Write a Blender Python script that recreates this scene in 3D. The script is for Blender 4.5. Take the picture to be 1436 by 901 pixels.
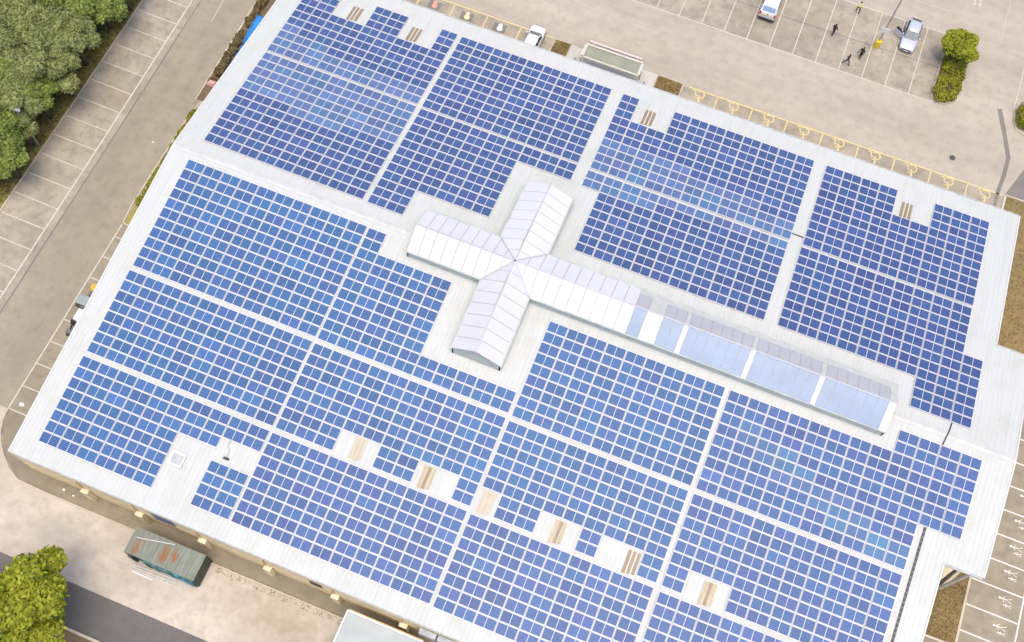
import bpy, bmesh, math, random
import numpy as np
from mathutils import Matrix, Vector
random.seed(7); RNG = np.random.default_rng(7)
for o in list(bpy.data.objects): bpy.data.objects.remove(o)
scene = bpy.context.scene
COL = scene.collection
R_ = math.radians

# ------------------------------------------------------------------ camera
CAM_R = ((0.928146, 0.3703302, 0.0374242), (0.3540505, -0.8473477, -0.3957905), (-0.1148619, 0.3806015, -0.9175779))
CAM_C = (25.6494, -39.8769, 94.5820)
CAM_F = 1530.30            # focal length in photo pixels (1436 wide)
cd = bpy.data.cameras.new('camera'); cam = bpy.data.objects.new('camera', cd); COL.objects.link(cam)
cd.sensor_fit = 'HORIZONTAL'; cd.sensor_width = 36; cd.lens = CAM_F / 1436 * 36
cd.clip_start = 0.5; cd.clip_end = 5000
r0, r1, r2 = CAM_R
cam.matrix_world = Matrix(((r0[0], -r1[0], -r2[0], CAM_C[0]), (r0[1], -r1[1], -r2[1], CAM_C[1]), (r0[2], -r1[2], -r2[2], CAM_C[2]), (0, 0, 0, 1)))
scene.camera = cam

# ------------------------------------------------------------------ light
SUN_ELEV, SUN_AZ = 78, -65       # azimuth counter-clockwise from +X
w = bpy.data.worlds.new('World'); scene.world = w; w.use_nodes = True
nt = w.node_tree; nt.nodes.clear()
sky = nt.nodes.new('ShaderNodeTexSky'); sky.sky_type = 'NISHITA'; sky.sun_disc = False
sky.sun_elevation = R_(SUN_ELEV); sky.sun_rotation = R_(90 - SUN_AZ)
sky.air_density = 1.0; sky.dust_density = 4.0; sky.ozone_density = 1.0
bg = nt.nodes.new('ShaderNodeBackground'); bg.inputs[1].default_value = 0.15
wo = nt.nodes.new('ShaderNodeOutputWorld')
nt.links.new(sky.outputs[0], bg.inputs[0]); nt.links.new(bg.outputs[0], wo.inputs[0])
sl = bpy.data.lights.new('sun', 'SUN'); sl.energy = 1.35; sl.angle = R_(45); sl.color = (1.0, 0.92, 0.79)
so = bpy.data.objects.new('sun', sl); COL.objects.link(so)
sd = Vector((math.cos(R_(SUN_AZ)) * math.cos(R_(SUN_ELEV)), math.sin(R_(SUN_AZ)) * math.cos(R_(SUN_ELEV)), math.sin(R_(SUN_ELEV))))
so.rotation_euler = sd.to_track_quat('Z', 'Y').to_euler(); so.location = (20, 20, 120)
vs = scene.view_settings
vs.view_transform = 'Standard'; vs.look = 'None'; vs.gamma = 1; vs.use_curve_mapping = False; vs.exposure = 0.61

# ------------------------------------------------------------------ materials
MATS = {}
def rgb(c): return (c[0], c[1], c[2], 1)
class N:
    """tiny node helper"""
    def __init__(s, name):
        s.m = bpy.data.materials.new(name); s.m.use_nodes = True
        s.t = s.m.node_tree; s.b = s.t.nodes['Principled BSDF']
    def n(s, typ, **kw):
        x = s.t.nodes.new(typ)
        for k, v in kw.items():
            if k.startswith('i_'): x.inputs[k[2:].replace('_', ' ')].default_value = v
            else: setattr(x, k, v)
        return x
    def l(s, a, b): s.t.links.new(a, b)
    def coord(s, kind='Object', scale=(1, 1, 1), rot=(0, 0, 0)):
        if kind == 'World': a = s.n('ShaderNodeNewGeometry').outputs['Position']
        else: a = s.n('ShaderNodeTexCoord').outputs[kind]
        mp = s.n('ShaderNodeMapping'); mp.inputs['Scale'].default_value = scale; mp.inputs['Rotation'].default_value = rot
        s.l(a, mp.inputs['Vector']); return mp.outputs[0]
    def noise(s, vec, scale, detail=4, rough=0.55):
        x = s.n('ShaderNodeTexNoise'); x.inputs['Scale'].default_value = scale; x.inputs['Detail'].default_value = detail; x.inputs['Roughness'].default_value = rough
        s.l(vec, x.inputs['Vector']); return x.outputs['Fac']
    def ramp(s, fac, stops, interp='LINEAR'):
        x = s.n('ShaderNodeValToRGB'); x.color_ramp.interpolation = interp
        e = x.color_ramp.elements
        while len(e) < len(stops): e.new(0.5)
        for q, (p, c) in zip(e, stops):
            q.position = p; q.color = rgb(c) if isinstance(c, (tuple, list)) else (c, c, c, 1)
        s.l(fac, x.inputs[0]); return x.outputs[0]
    def mix(s, fac, a, b, mode='MIX'):
        x = s.n('ShaderNodeMix', data_type='RGBA', blend_type=mode)
        for i, v in ((0, fac), (6, a), (7, b)):
            if hasattr(v, 'is_linked') or hasattr(v, 'links'): s.l(v, x.inputs[i])
            else: x.inputs[i].default_value = v if i == 0 else rgb(v)
        return x.outputs[2]
    def done(s, col=None, rough=0.8, metal=0, spec=0.5, bump=None, bstr=0.2, bdist=0.02):
        if col is not None:
            if hasattr(col, 'links'): s.l(col, s.b.inputs['Base Color'])
            else: s.b.inputs['Base Color'].default_value = rgb(col)
        if hasattr(rough, 'links'): s.l(rough, s.b.inputs['Roughness'])
        else: s.b.inputs['Roughness'].default_value = rough
        s.b.inputs['Metallic'].default_value = metal
        s.b.inputs['Specular IOR Level'].default_value = spec
        if bump is not None:
            x = s.n('ShaderNodeBump'); x.inputs['Strength'].default_value = bstr; x.inputs['Distance'].default_value = bdist
            s.l(bump, x.inputs['Height']); s.l(x.outputs[0], s.b.inputs['Normal'])
        return s.m
def plain(name, c, rough=0.6, metal=0, var=0.12, scale=1.5, spec=0.5):
    """flat paint with slight dirt variation"""
    if name in MATS: return MATS[name]
    k = N(name); v = k.coord('World')
    d = tuple(x * (1 - var) for x in c); e = tuple(min(1, x * (1 + var * 0.5)) for x in c)
    f = k.ramp(k.noise(v, scale, 5), [(0.3, d), (0.7, e)])
    MATS[name] = k.done(f, rough, metal, spec); return MATS[name]

def asphalt(name, base, stain=0.5, warm=(0.30, 0.25, 0.17), streak=(1, 1, 1)):
    k = N(name); v = k.coord('World'); vs_ = k.coord('World', streak)
    big = k.noise(vs_, 0.09, 6, 0.6); mid = k.noise(v, 0.55, 5, 0.6); fine = k.noise(v, 14, 3, 0.7)
    lo = tuple(x * 0.74 for x in base); hi = tuple(x * 1.13 for x in base)
    c = k.ramp(big, [(0.32, lo), (0.52, base), (0.72, hi)])
    c = k.mix(k.ramp(mid, [(0.35, 0.55 * stain), (0.58, 0.0)]), c, tuple(x * 0.62 for x in base))
    c = k.mix(k.ramp(k.noise(v, 0.21, 4, 0.65), [(0.52, 0.0), (0.72, 0.5 * stain)]), c, warm)
    c = k.mix(k.ramp(k.noise(v, 1.15, 4, 0.6), [(0.50, 0.0), (0.66, 0.55 * stain)]), c, tuple(x * 0.55 for x in base))
    c = k.mix(k.ramp(k.noise(vs_, 0.33, 5, 0.7), [(0.52, 0.0), (0.72, 0.40 * stain)]), c, tuple(min(0.8, x * 1.3) for x in base))
    c = k.mix(0.20, c, k.ramp(fine, [(0.25, tuple(x * 0.5 for x in base)), (0.75, tuple(x * 1.5 for x in base))]))
    MATS[name] = k.done(c, 0.9, 0, 0.3, fine, 0.25, 0.01); return MATS[name]

asphalt('m_ground', (0.415, 0.367, 0.303), 0.55, (0.34, 0.285, 0.20), (0.22, 1.5, 1))
asphalt('m_lane', (0.305, 0.264, 0.205), 0.6, (0.24, 0.21, 0.16), (1.6, 0.35, 1))
asphalt('m_bays_pale', (0.36, 0.315, 0.252), 1.3, (0.31, 0.25, 0.17))
asphalt('m_bays_stained', (0.30, 0.258, 0.192), 0.9, (0.20, 0.16, 0.09), (0.5, 2.0, 1))
asphalt('m_yard', (0.52, 0.455, 0.38), 0.75, (0.33, 0.25, 0.17))
asphalt('m_strip', (0.255, 0.218, 0.158), 0.8, (0.17, 0.14, 0.09), (0.35, 2, 1))
asphalt('m_dark_road', (0.14, 0.128, 0.12), 0.5, (0.13, 0.12, 0.11), (0.3, 2, 1))
asphalt('m_patch', (0.20, 0.185, 0.165), 0.4, (0.2, 0.18, 0.16))
asphalt('m_paving', (0.50, 0.485, 0.44), 0.35, (0.36, 0.33, 0.27))
asphalt('m_kerb', (0.50, 0.44, 0.345), 0.5, (0.36, 0.29, 0.19))
asphalt('m_soil', (0.17, 0.125, 0.075), 0.8, (0.10, 0.10, 0.04))
asphalt('m_bed', (0.25, 0.185, 0.085), 0.9, (0.18, 0.16, 0.055))
asphalt('m_verge', (0.30, 0.26, 0.085), 0.9, (0.20, 0.15, 0.07))
asphalt('m_wood_floor', (0.12, 0.14, 0.045), 0.9, (0.09, 0.08, 0.04))

def paint(name, c, wear=0.5):
    k = N(name); v = k.coord('World')
    f = k.ramp(k.noise(v, 3.2, 6, 0.7), [(0.30, 0.85 * wear), (0.60, 0.12 * wear)])
    MATS[name] = k.done(k.mix(f, c, (0.33, 0.29, 0.24)), 0.8)
paint('m_white_line', (0.60, 0.55, 0.47), 0.8); paint('m_fresh_white', (0.76, 0.73, 0.68), 0.55); paint('m_faint_line', (0.50, 0.455, 0.39), 0.9)
paint('m_yellow_line', (0.68, 0.55, 0.23), 0.6); paint('m_red_mark', (0.62, 0.27, 0.24), 0.6); paint('m_cream_mark', (0.70, 0.62, 0.36), 0.5)

def roof_mat():
    k = N('m_roof'); v = k.coord('World'); vs_ = k.coord('World', (2.5, 0.12, 1))
    st = k.noise(vs_, 1.0, 4, 0.6); bigf = k.noise(v, 0.05, 3)
    c = k.ramp(bigf, [(0.3, (0.485, 0.50, 0.488)), (0.7, (0.515, 0.522, 0.507))])
    c = k.mix(k.ramp(st, [(0.48, 0.0), (0.75, 0.5)]), c, (0.41, 0.42, 0.39))
    c = k.mix(k.ramp(k.noise(v, 0.5, 6, 0.65), [(0.5, 0.0), (0.75, 0.5)]), c, (0.395, 0.41, 0.355))
    MATS['m_roof'] = k.done(c, 0.55, 0, 0.4)
roof_mat()
plain('m_trim', (0.58, 0.58, 0.575), 0.5); plain('m_ridge', (0.50, 0.505, 0.49), 0.5)
plain('m_gutter', (0.42, 0.43, 0.43), 0.5, 0, 0.4, 2.5)
plain('m_cream', (0.74, 0.63, 0.43), 0.6, 0, 0.18, 0.8); plain('m_cream_dark', (0.56, 0.42, 0.22), 0.7, 0, 0.25, 1.2)
plain('m_grey_wall', (0.45, 0.45, 0.44), 0.6); plain('m_brick', (0.30, 0.19, 0.13), 0.9, 0, 0.3, 3)
plain('m_iron', (0.085, 0.08, 0.072), 0.8, 0, 0.4, 6); plain('m_dark', (0.025, 0.025, 0.027), 0.6); plain('m_rubber', (0.02, 0.02, 0.02), 0.85)
plain('m_steel', (0.45, 0.46, 0.47), 0.4, 0.7); plain('m_alu', (0.60, 0.605, 0.63), 0.45, 0, 0.05, 4)
plain('m_white_paint', (0.66, 0.66, 0.67), 0.25, 0, 0.04); plain('m_silver_paint', (0.50, 0.525, 0.60), 0.25, 0.15, 0.05)
plain('m_yellow_paint', (0.72, 0.52, 0.03), 0.5, 0, 0.2, 4); plain('m_orange_paint', (0.78, 0.36, 0.03), 0.45, 0, 0.1, 4)
plain('m_window', (0.03, 0.036, 0.045), 0.12, 0, 0.1, 1.5, 0.25); plain('m_rear_window', (0.22, 0.30, 0.45), 0.15, 0, 0.2, 4)
plain('m_windscreen', (0.12, 0.155, 0.16), 0.12, 0, 0.2, 3, 0.3)
plain('m_red_light', (0.55, 0.03, 0.02), 0.2); plain('m_head_light', (0.7, 0.72, 0.75), 0.1)
plain('m_plate_yellow', (0.75, 0.55, 0.04), 0.4); plain('m_plate_white', (0.75, 0.75, 0.72), 0.4)
plain('m_blue_tarp', (0.03, 0.24, 0.62), 0.35, 0, 0.3, 2.2); plain('m_grey_cab', (0.30, 0.335, 0.335), 0.4)
plain('m_blue_panel', (0.12, 0.15, 0.33), 0.4, 0, 0.3, 3); plain('m_dock_grey', (0.38, 0.40, 0.42), 0.5, 0, 0.3, 1.5)
plain('m_trailer_roof', (0.37, 0.40, 0.40), 0.5, 0, 0.12, 0.7); plain('m_bark', (0.09, 0.07, 0.05), 0.9, 0, 0.4, 6)
plain('m_pink', (0.55, 0.33, 0.28), 0.8); plain('m_white_bag', (0.8, 0.8, 0.78), 0.5, 0, 0.1, 6)
plain('m_shelter_frame', (0.55, 0.53, 0.46), 0.5, 0, 0.1, 2); plain('m_shelter_pink', (0.60, 0.52, 0.50), 0.5, 0, 0.08, 2)
plain('m_shelter_glass', (0.27, 0.28, 0.215), 0.25, 0, 0.18, 0.8)
plain('m_opal', (0.555, 0.555, 0.565), 0.25, 0, 0.03, 0.6); plain('m_opal_shade', (0.60, 0.60, 0.635), 0.25, 0, 0.04, 0.6)  # second opal carries the lilac of the shaded slopes in its colour
plain('m_clear_sky_tint', (0.20, 0.275, 0.40), 0.08, 0, 0.12, 0.5); plain('m_clear_shade', (0.41, 0.41, 0.45), 0.12, 0, 0.06, 0.5)  # blue sky reflection painted into the clear panes; second tone paints their shaded slope
plain('m_valley_bar', (0.41, 0.415, 0.47), 0.4, 0, 0.05); plain('m_glaze_bar', (0.45, 0.455, 0.50), 0.4, 0, 0.05); plain('m_upstand', (0.42, 0.47, 0.455), 0.4, 0, 0.2, 1.0)
plain('m_white_bar', (0.60, 0.60, 0.61), 0.4, 0, 0.05)

def cell_mat():
    k = N('m_cells'); oi = k.n('ShaderNodeObjectInfo'); tc = k.n('ShaderNodeTexCoord')
    sep = k.n('ShaderNodeSeparateXYZ'); k.l(tc.outputs['Object'], sep.inputs[0])
    def lines(sock, pitch, width, off=0.0):
        a = k.n('ShaderNodeMath', operation='ADD'); k.l(sock, a.inputs[0]); a.inputs[1].default_value = 50 * pitch + off
        m = k.n('ShaderNodeMath', operation='MODULO'); k.l(a.outputs[0], m.inputs[0]); m.inputs[1].default_value = pitch
        c = k.n('ShaderNodeMath', operation='LESS_THAN'); k.l(m.outputs[0], c.inputs[0]); c.inputs[1].default_value = width
        return c.outputs[0]
    hy = lines(sep.outputs['Y'], 0.85 / 6, 0.018, 0.009); vx = lines(sep.outputs['X'], 0.775 / 5, 0.004, 0.003)
    nz = k.n('ShaderNodeTexNoise'); nz.inputs['Scale'].default_value = 9; nz.inputs['Detail'].default_value = 5
    k.l(k.coord('World'), nz.inputs['Vector'])
    vor = k.n('ShaderNodeTexVoronoi'); vor.inputs['Scale'].default_value = 26; k.l(k.coord('World'), vor.inputs['Vector'])
    f = k.ramp(nz.outputs['Fac'], [(0.25, 0.86), (0.75, 1.12)])
    c = k.mix(1.0, oi.outputs['Color'], f, 'MULTIPLY')
    fl = k.n('ShaderNodeSeparateColor'); k.l(vor.outputs['Color'], fl.inputs[0])
    c = k.mix(k.ramp(fl.outputs[0], [(0.0, 0.0), (1.0, 0.14)]), c, (0.10, 0.24, 0.50))
    mx = k.n('ShaderNodeMath', operation='ADD'); k.l(hy, mx.inputs[0]); mx.inputs[1].default_value = 0.0
    fm = k.n('ShaderNodeMath', operation='MULTIPLY'); k.l(mx.outputs[0], fm.inputs[0]); fm.inputs[1].default_value = 0.50
    c = k.mix(fm.outputs[0], c, (0.36, 0.42, 0.58))
    MATS['m_cells'] = k.done(c, 0.25, 0, 0.13)
cell_mat()
def leaf_mat(name, dark, mid, light):
    k = N(name); g = k.n('ShaderNodeNewGeometry')
    c = k.ramp(g.outputs['Random Per Island'], [(0.0, dark), (0.5, mid), (1.0, light)])
    big = k.ramp(k.noise(k.coord('World'), 0.55, 3), [(0.3, 0.72), (0.7, 1.25)])
    c = k.mix(1.0, c, big, 'MULTIPLY')
    k.done(c, 0.6, 0, 0.3)
    tr = k.n('ShaderNodeBsdfTranslucent'); k.l(c, tr.inputs[0])
    ms = k.n('ShaderNodeMixShader'); ms.inputs[0].default_value = 0.33
    out = k.t.nodes['Material Output']
    k.l(k.b.outputs[0], ms.inputs[1]); k.l(tr.outputs[0], ms.inputs[2]); k.l(ms.outputs[0], out.inputs[0])
    MATS[name] = k.m
leaf_mat('m_leaf_sage', (0.12, 0.155, 0.042), (0.235, 0.270, 0.090), (0.39, 0.41, 0.165))
leaf_mat('m_leaf_green', (0.10, 0.145, 0.025), (0.195, 0.250, 0.052), (0.33, 0.375, 0.10))
leaf_mat('m_leaf_bright', (0.155, 0.185, 0.010), (0.290, 0.325, 0.018), (0.45, 0.46, 0.050))
leaf_mat('m_leaf_hedge', (0.135, 0.145, 0.010), (0.25, 0.255, 0.018), (0.37, 0.35, 0.040))
leaf_mat('m_leaf_brown', (0.10, 0.075, 0.028), (0.18, 0.135, 0.055), (0.26, 0.20, 0.085))
leaf_mat('m_grass_dry', (0.20, 0.15, 0.055), (0.30, 0.225, 0.10), (0.40, 0.31, 0.16))
leaf_mat('m_grass_mix', (0.15, 0.16, 0.035), (0.25, 0.225, 0.06), (0.38, 0.29, 0.12))
def container_mats():
    k = N('m_container_roof'); v = k.coord('World'); vx = k.coord('World', (3.2, 0.45, 1))
    c = k.ramp(k.noise(vx, 1.2, 5), [(0.3, (0.15, 0.16, 0.135)), (0.7, (0.25, 0.268, 0.235))])
    c = k.mix(k.ramp(k.noise(v, 0.9, 5), [(0.45, 0.0), (0.7, 0.7)]), c, (0.17, 0.19, 0.12))
    # rust patches: noise gated by two soft spheres
    def blob(x, y, r):
        s = k.n('ShaderNodeVectorMath', operation='DISTANCE'); g = k.n('ShaderNodeNewGeometry')
        mp = k.n('ShaderNodeMapping'); mp.inputs['Scale'].default_value = (1.5, 0.8, 0); k.l(g.outputs['Position'], mp.inputs[0])
        k.l(mp.outputs[0], s.inputs[0]); s.inputs[1].default_value = (x * 1.5, y * 0.8, 0)
        return k.ramp(s.outputs['Value'], [(0.0, 1.0), (r, 0.0)])
    m = k.mix(1.0, k.mix(1.0, blob(-7.1, -32.7, 0.95), blob(-4.75, -32.5, 1.05), 'ADD'), blob(-3.85, -32.3, 0.75), 'ADD')
    nz = k.ramp(k.noise(k.coord('World', (4.0, 0.7, 1)), 1.3, 6, 0.7), [(0.38, 0.1), (0.62, 1.0)])
    f = k.mix(1.0, m, nz, 'MULTIPLY')
    c = k.mix(k.ramp(f, [(0.12, 0.0), (0.42, 0.95)]), c, (0.25, 0.11, 0.035))
    MATS['m_container_roof'] = k.done(c, 0.75)
    k = N('m_container_side'); v = k.coord('World', (1.6, 1, 1.2))
    c = k.ramp(k.noise(v, 1.1, 4, 0.6), [(0.36, (0.02, 0.045, 0.035)), (0.50, (0.02, 0.13, 0.13)), (0.66, (0.02, 0.27, 0.34))])
    MATS['m_container_side'] = k.done(c, 0.5)
container_mats()
plain('m_container_end', (0.022, 0.042, 0.034), 0.6, 0, 0.4, 2)
def rooflight_mat(name, a, b):
    k = N(name); v = k.coord('World', (7, 0.6, 1))
    c = k.ramp(k.noise(v, 1.0, 5, 0.6), [(0.3, a), (0.7, b)])
    MATS[name] = k.done(c, 0.5)
rooflight_mat('m_rooflight_brown', (0.20, 0.145, 0.085), (0.33, 0.255, 0.165))
rooflight_mat('m_rooflight_pale', (0.34, 0.26, 0.15), (0.50, 0.43, 0.31))
rooflight_mat('m_rooflight_cream', (0.40, 0.335, 0.23), (0.50, 0.46, 0.385))

# ------------------------------------------------------------------ mesh helpers
class MB:
    def __init__(s): s.v = []; s.f = []; s.m = []; s.mats = []
    def mi(s, name):
        if name not in s.mats: s.mats.append(name)
        return s.mats.index(name)
    def add(s, vs, fs, mat):
        o = len(s.v); s.v += [tuple(p) for p in vs]; k = s.mi(mat)
        for f in fs: s.f.append(tuple(i + o for i in f)); s.m.append(k)
        return s
    def box(s, x0, x1, y0, y1, z0, z1, mat):
        v = [(x0, y0, z0), (x1, y0, z0), (x1, y1, z0), (x0, y1, z0), (x0, y0, z1), (x1, y0, z1), (x1, y1, z1), (x0, y1, z1)]
        return s.add(v, [(3, 2, 1, 0), (4, 5, 6, 7), (0, 1, 5, 4), (1, 2, 6, 5), (2, 3, 7, 6), (3, 0, 4, 7)], mat)
    def prism(s, poly, z0, z1, mat):
        """poly: ccw list of (x,y); z0, z1 numbers or functions of (x,y)"""
        n = len(poly); a = (lambda x, y: z0) if not callable(z0) else z0; b = (lambda x, y: z1) if not callable(z1) else z1
        v = [(x, y, a(x, y)) for x, y in poly] + [(x, y, b(x, y)) for x, y in poly]
        f = [tuple(range(n))[::-1], tuple(range(n, 2 * n))] + [(i, (i + 1) % n, n + (i + 1) % n, n + i) for i in range(n)]
        return s.add(v, f, mat)
    def sheet(s, poly, z, mat): return s.add([(x, y, z) for x, y in poly], [tuple(range(len(poly)))], mat)
    def beam(s, p, q, wdt, h, mat, up=(0, 0, 1)):
        p = Vector(p); q = Vector(q); d = (q - p).normalized(); u = Vector(up)
        if abs(d.dot(u)) > 0.98: u = Vector((1, 0, 0))
        r = d.cross(u).normalized() * wdt / 2; u = r.cross(d).normalized() * h / 2
        v = [p - r - u, p + r - u, p + r + u, p - r + u, q - r - u, q + r - u, q + r + u, q - r + u]
        return s.add(v, [(0, 1, 2, 3), (7, 6, 5, 4), (0, 4, 5, 1), (1, 5, 6, 2), (2, 6, 7, 3), (3, 7, 4, 0)], mat)
    def tube(s, pts, rad, mat, n=8, caps=True):
        pts = [Vector(p) for p in pts]; rads = rad if isinstance(rad, (list, tuple)) else [rad] * len(pts)
        v = []; f = []
        for i, p in enumerate(pts):
            d = (pts[min(i + 1, len(pts) - 1)] - pts[max(i - 1, 0)]).normalized()
            u = Vector((0, 0, 1)) if abs(d.z) < 0.95 else Vector((1, 0, 0))
            r = d.cross(u).normalized(); u = r.cross(d)
            for k in range(n):
                a = 2 * math.pi * k / n; v.append(p + (r * math.cos(a) + u * math.sin(a)) * rads[i])
        for i in range(len(pts) - 1):
            for k in range(n): f.append((i * n + k, i * n + (k + 1) % n, (i + 1) * n + (k + 1) % n, (i + 1) * n + k))
        if caps: f.append(tuple(range(n))[::-1]); f.append(tuple(range((len(pts) - 1) * n, len(pts) * n)))
        return s.add(v, f, mat)
    def stroke(s, pts, wdt, z, mat):
        """flat painted stroke made of mitred quads"""
        pts = [Vector((p[0], p[1])) for p in pts]; L = []; Rr = []
        for i, p in enumerate(pts):
            d = (pts[min(i + 1, len(pts) - 1)] - pts[max(i - 1, 0)]).normalized(); nrm = Vector((-d.y, d.x)) * wdt / 2
            L.append(p + nrm); Rr.append(p - nrm)
        n = len(pts); v = [(p.x, p.y, z) for p in L] + [(p.x, p.y, z) for p in Rr]
        return s.add(v, [(n + i, n + i + 1, i + 1, i) for i in range(n - 1)], mat)
    def mesh(s, name, smooth=False):
        me = bpy.data.meshes.new(name); me.from_pydata(s.v, [], s.f)
        for m in s.mats: me.materials.append(MATS[m])
        me.polygons.foreach_set('material_index', s.m)
        if smooth: me.polygons.foreach_set('use_smooth', [True] * len(me.polygons))
        me.update(); return me
    def build(s, name, parent=None, smooth=False, loc=None, inv=True):
        o = bpy.data.objects.new(name, s.mesh(name, smooth)); COL.objects.link(o)
        if parent is not None:
            o.parent = parent
            if inv: o.matrix_parent_inverse = Matrix.Translation(-parent.location)
        if loc is not None: o.location = loc
        return o
def tag(o, label=None, cat=None, group=None, kind=None):
    if label: o['label'] = label
    if cat: o['category'] = cat
    if group: o['group'] = group
    if kind: o['kind'] = kind
    return o
def thing(name, label, cat, loc=(0, 0, 0), group=None, kind=None, rz=0):
    o = bpy.data.objects.new(name, None); COL.objects.link(o); o.empty_display_size = 0.3
    o.location = loc; o.rotation_euler = (0, 0, rz)
    return tag(o, label, cat, group, kind)
def local(mb, name, parent, smooth=False, bevel=0):
    o = mb.build(name, parent, smooth, inv=False)
    if bevel:
        b = o.modifiers.new('bevel', 'BEVEL'); b.width = bevel; b.segments = 2; b.limit_method = 'ANGLE'; b.angle_limit = R_(40)
    return o
def copy_obj(o, parent=None):
    c = o.copy(); COL.objects.link(c); c.parent = parent
    return c
def copy_tree(o, parent=None):
    c = copy_obj(o, parent)
    for ch in list(o.children): copy_tree(ch, c)
    return c
def G(x, y, z=0.0):
    """photo pixel (1436 x 901) -> world point at height z"""
    d = [(x - 718) / CAM_F * r0[i] + (y - 450.5) / CAM_F * r1[i] + r2[i] for i in range(3)]
    t = (z - CAM_C[2]) / d[2]
    return (CAM_C[0] + t * d[0], CAM_C[1] + t * d[1], z)

# ------------------------------------------------------------------ ground and surfaces
gmb = MB().sheet([(-900, -900), (900, -900), (900, 900), (-900, 900)], 0, 'm_ground')
ground = tag(gmb.build('ground'), 'pale worn tarmac of the supermarket car park', 'ground', kind='structure')
def surf(name, poly, z, mat, label, cat):
    return tag(MB().sheet(poly, z, mat).build(name), label, cat, kind='structure')
def rect(x0, x1, y0, y1): return [(x0, y0), (x1, y0), (x1, y1), (x0, y1)]
surf('parking_bays', rect(-36.15, -30.5, -60, 60), 0.004, 'm_bays_pale', 'grey tarmac of the parking bays along the tree belt', 'parking bays')
surf('access_lane', rect(-30.5, -24.8, -26, 60), 0.004, 'm_lane', 'grey tarmac lane between the tree belt bays and the store', 'lane')
surf('side_bay_tarmac', rect(-24.8, -19.0, -26, -5.6), 0.004, 'm_bays_stained', 'stained tarmac of the bays beside the store gable', 'parking bays')
surf('family_bays', rect(57.0, 66, -60, 16), 0.004, 'm_bays_stained', 'brown stained tarmac of the family parking bays', 'parking bays')
surf('top_bays', rect(9.3, 45.1, 39.7, 49.0), 0.004, 'm_bays_pale', 'stained tarmac of the double row of bays', 'parking bays')
surf('disabled_bays', rect(-40, 5.9, 25, 31.5), 0.004, 'm_bays_pale', 'tarmac of the yellow lined bays beside the white car', 'parking bays')
surf('disabled_bays', rect(20.5, 54.7, 25, 31.4), 0.004, 'm_bays_pale', 'tarmac of the yellow lined wheelchair bays', 'parking bays')
surf('service_yard', [(-60, -37.3), (70, -37.3), (70, -31.5), (-20.5, -31.4), (-22.8, -29.9), (-24.3, -27.9), (-25, -26.05), (-31, -26.05), (-60, -30)], 0.004, 'm_yard', 'pale sandy concrete of the service yard', 'yard')
surf('service_strip', [(-24.7, -26), (-24.3, -27.8), (-22.8, -29.8), (-20.4, -31.35), (70, -31.4), (70, -28), (-19, -28), (-19, -26)], 0.008, 'm_strip', 'dirty tarmac strip below the cream rear wall', 'pavement')
surf('service_road', rect(-60, 70, -40.7, -37.3), 0.006, 'm_dark_road', 'dark tarmac service road behind the yard', 'road')
surf('road_verge', rect(-60, 70, -70, -40.72), 0.006, 'm_soil', 'brown soil verge beyond the dark service road', 'verge')
surf('entrance_paving', [(7.85, 25), (17.55, 25), (17.55, 31.45), (7.85, 31.45)], 0.05, 'm_paving', 'pale paving in front of the entrance shelter', 'pavement')
surf('tarmac_patch', [(G(*p)[0], G(*p)[1]) for p in [(1410, 272), (1436, 238), (1470, 200), (1500, 320), (1436, 290)]], 0.006, 'm_patch', 'darker grey tarmac beyond the brown grass bed', 'tarmac')
tp = [(1398.5, 153), (1405, 153), (1412, 190), (1417, 222), (1411, 246), (1402, 270), (1396, 296), (1390, 296), (1397, 268), (1405, 245), (1411, 222), (1406, 190)]
surf('trench_repair', [G(*p)[:2] for p in tp], 0.012, 'm_patch', 'dark kinked tarmac trench repair running to the store corner', 'tarmac')
surf('cream_corner', [G(*p)[:2] for p in [(1319, 788.5), (1339, 797.5), (1312, 819), (1306, 812)]], 0.13, 'm_cream', 'flat cream triangle in place of a splayed wall by the grass bed', 'pavement')  # flat triangle substituted for the face of a splayed wall

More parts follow.
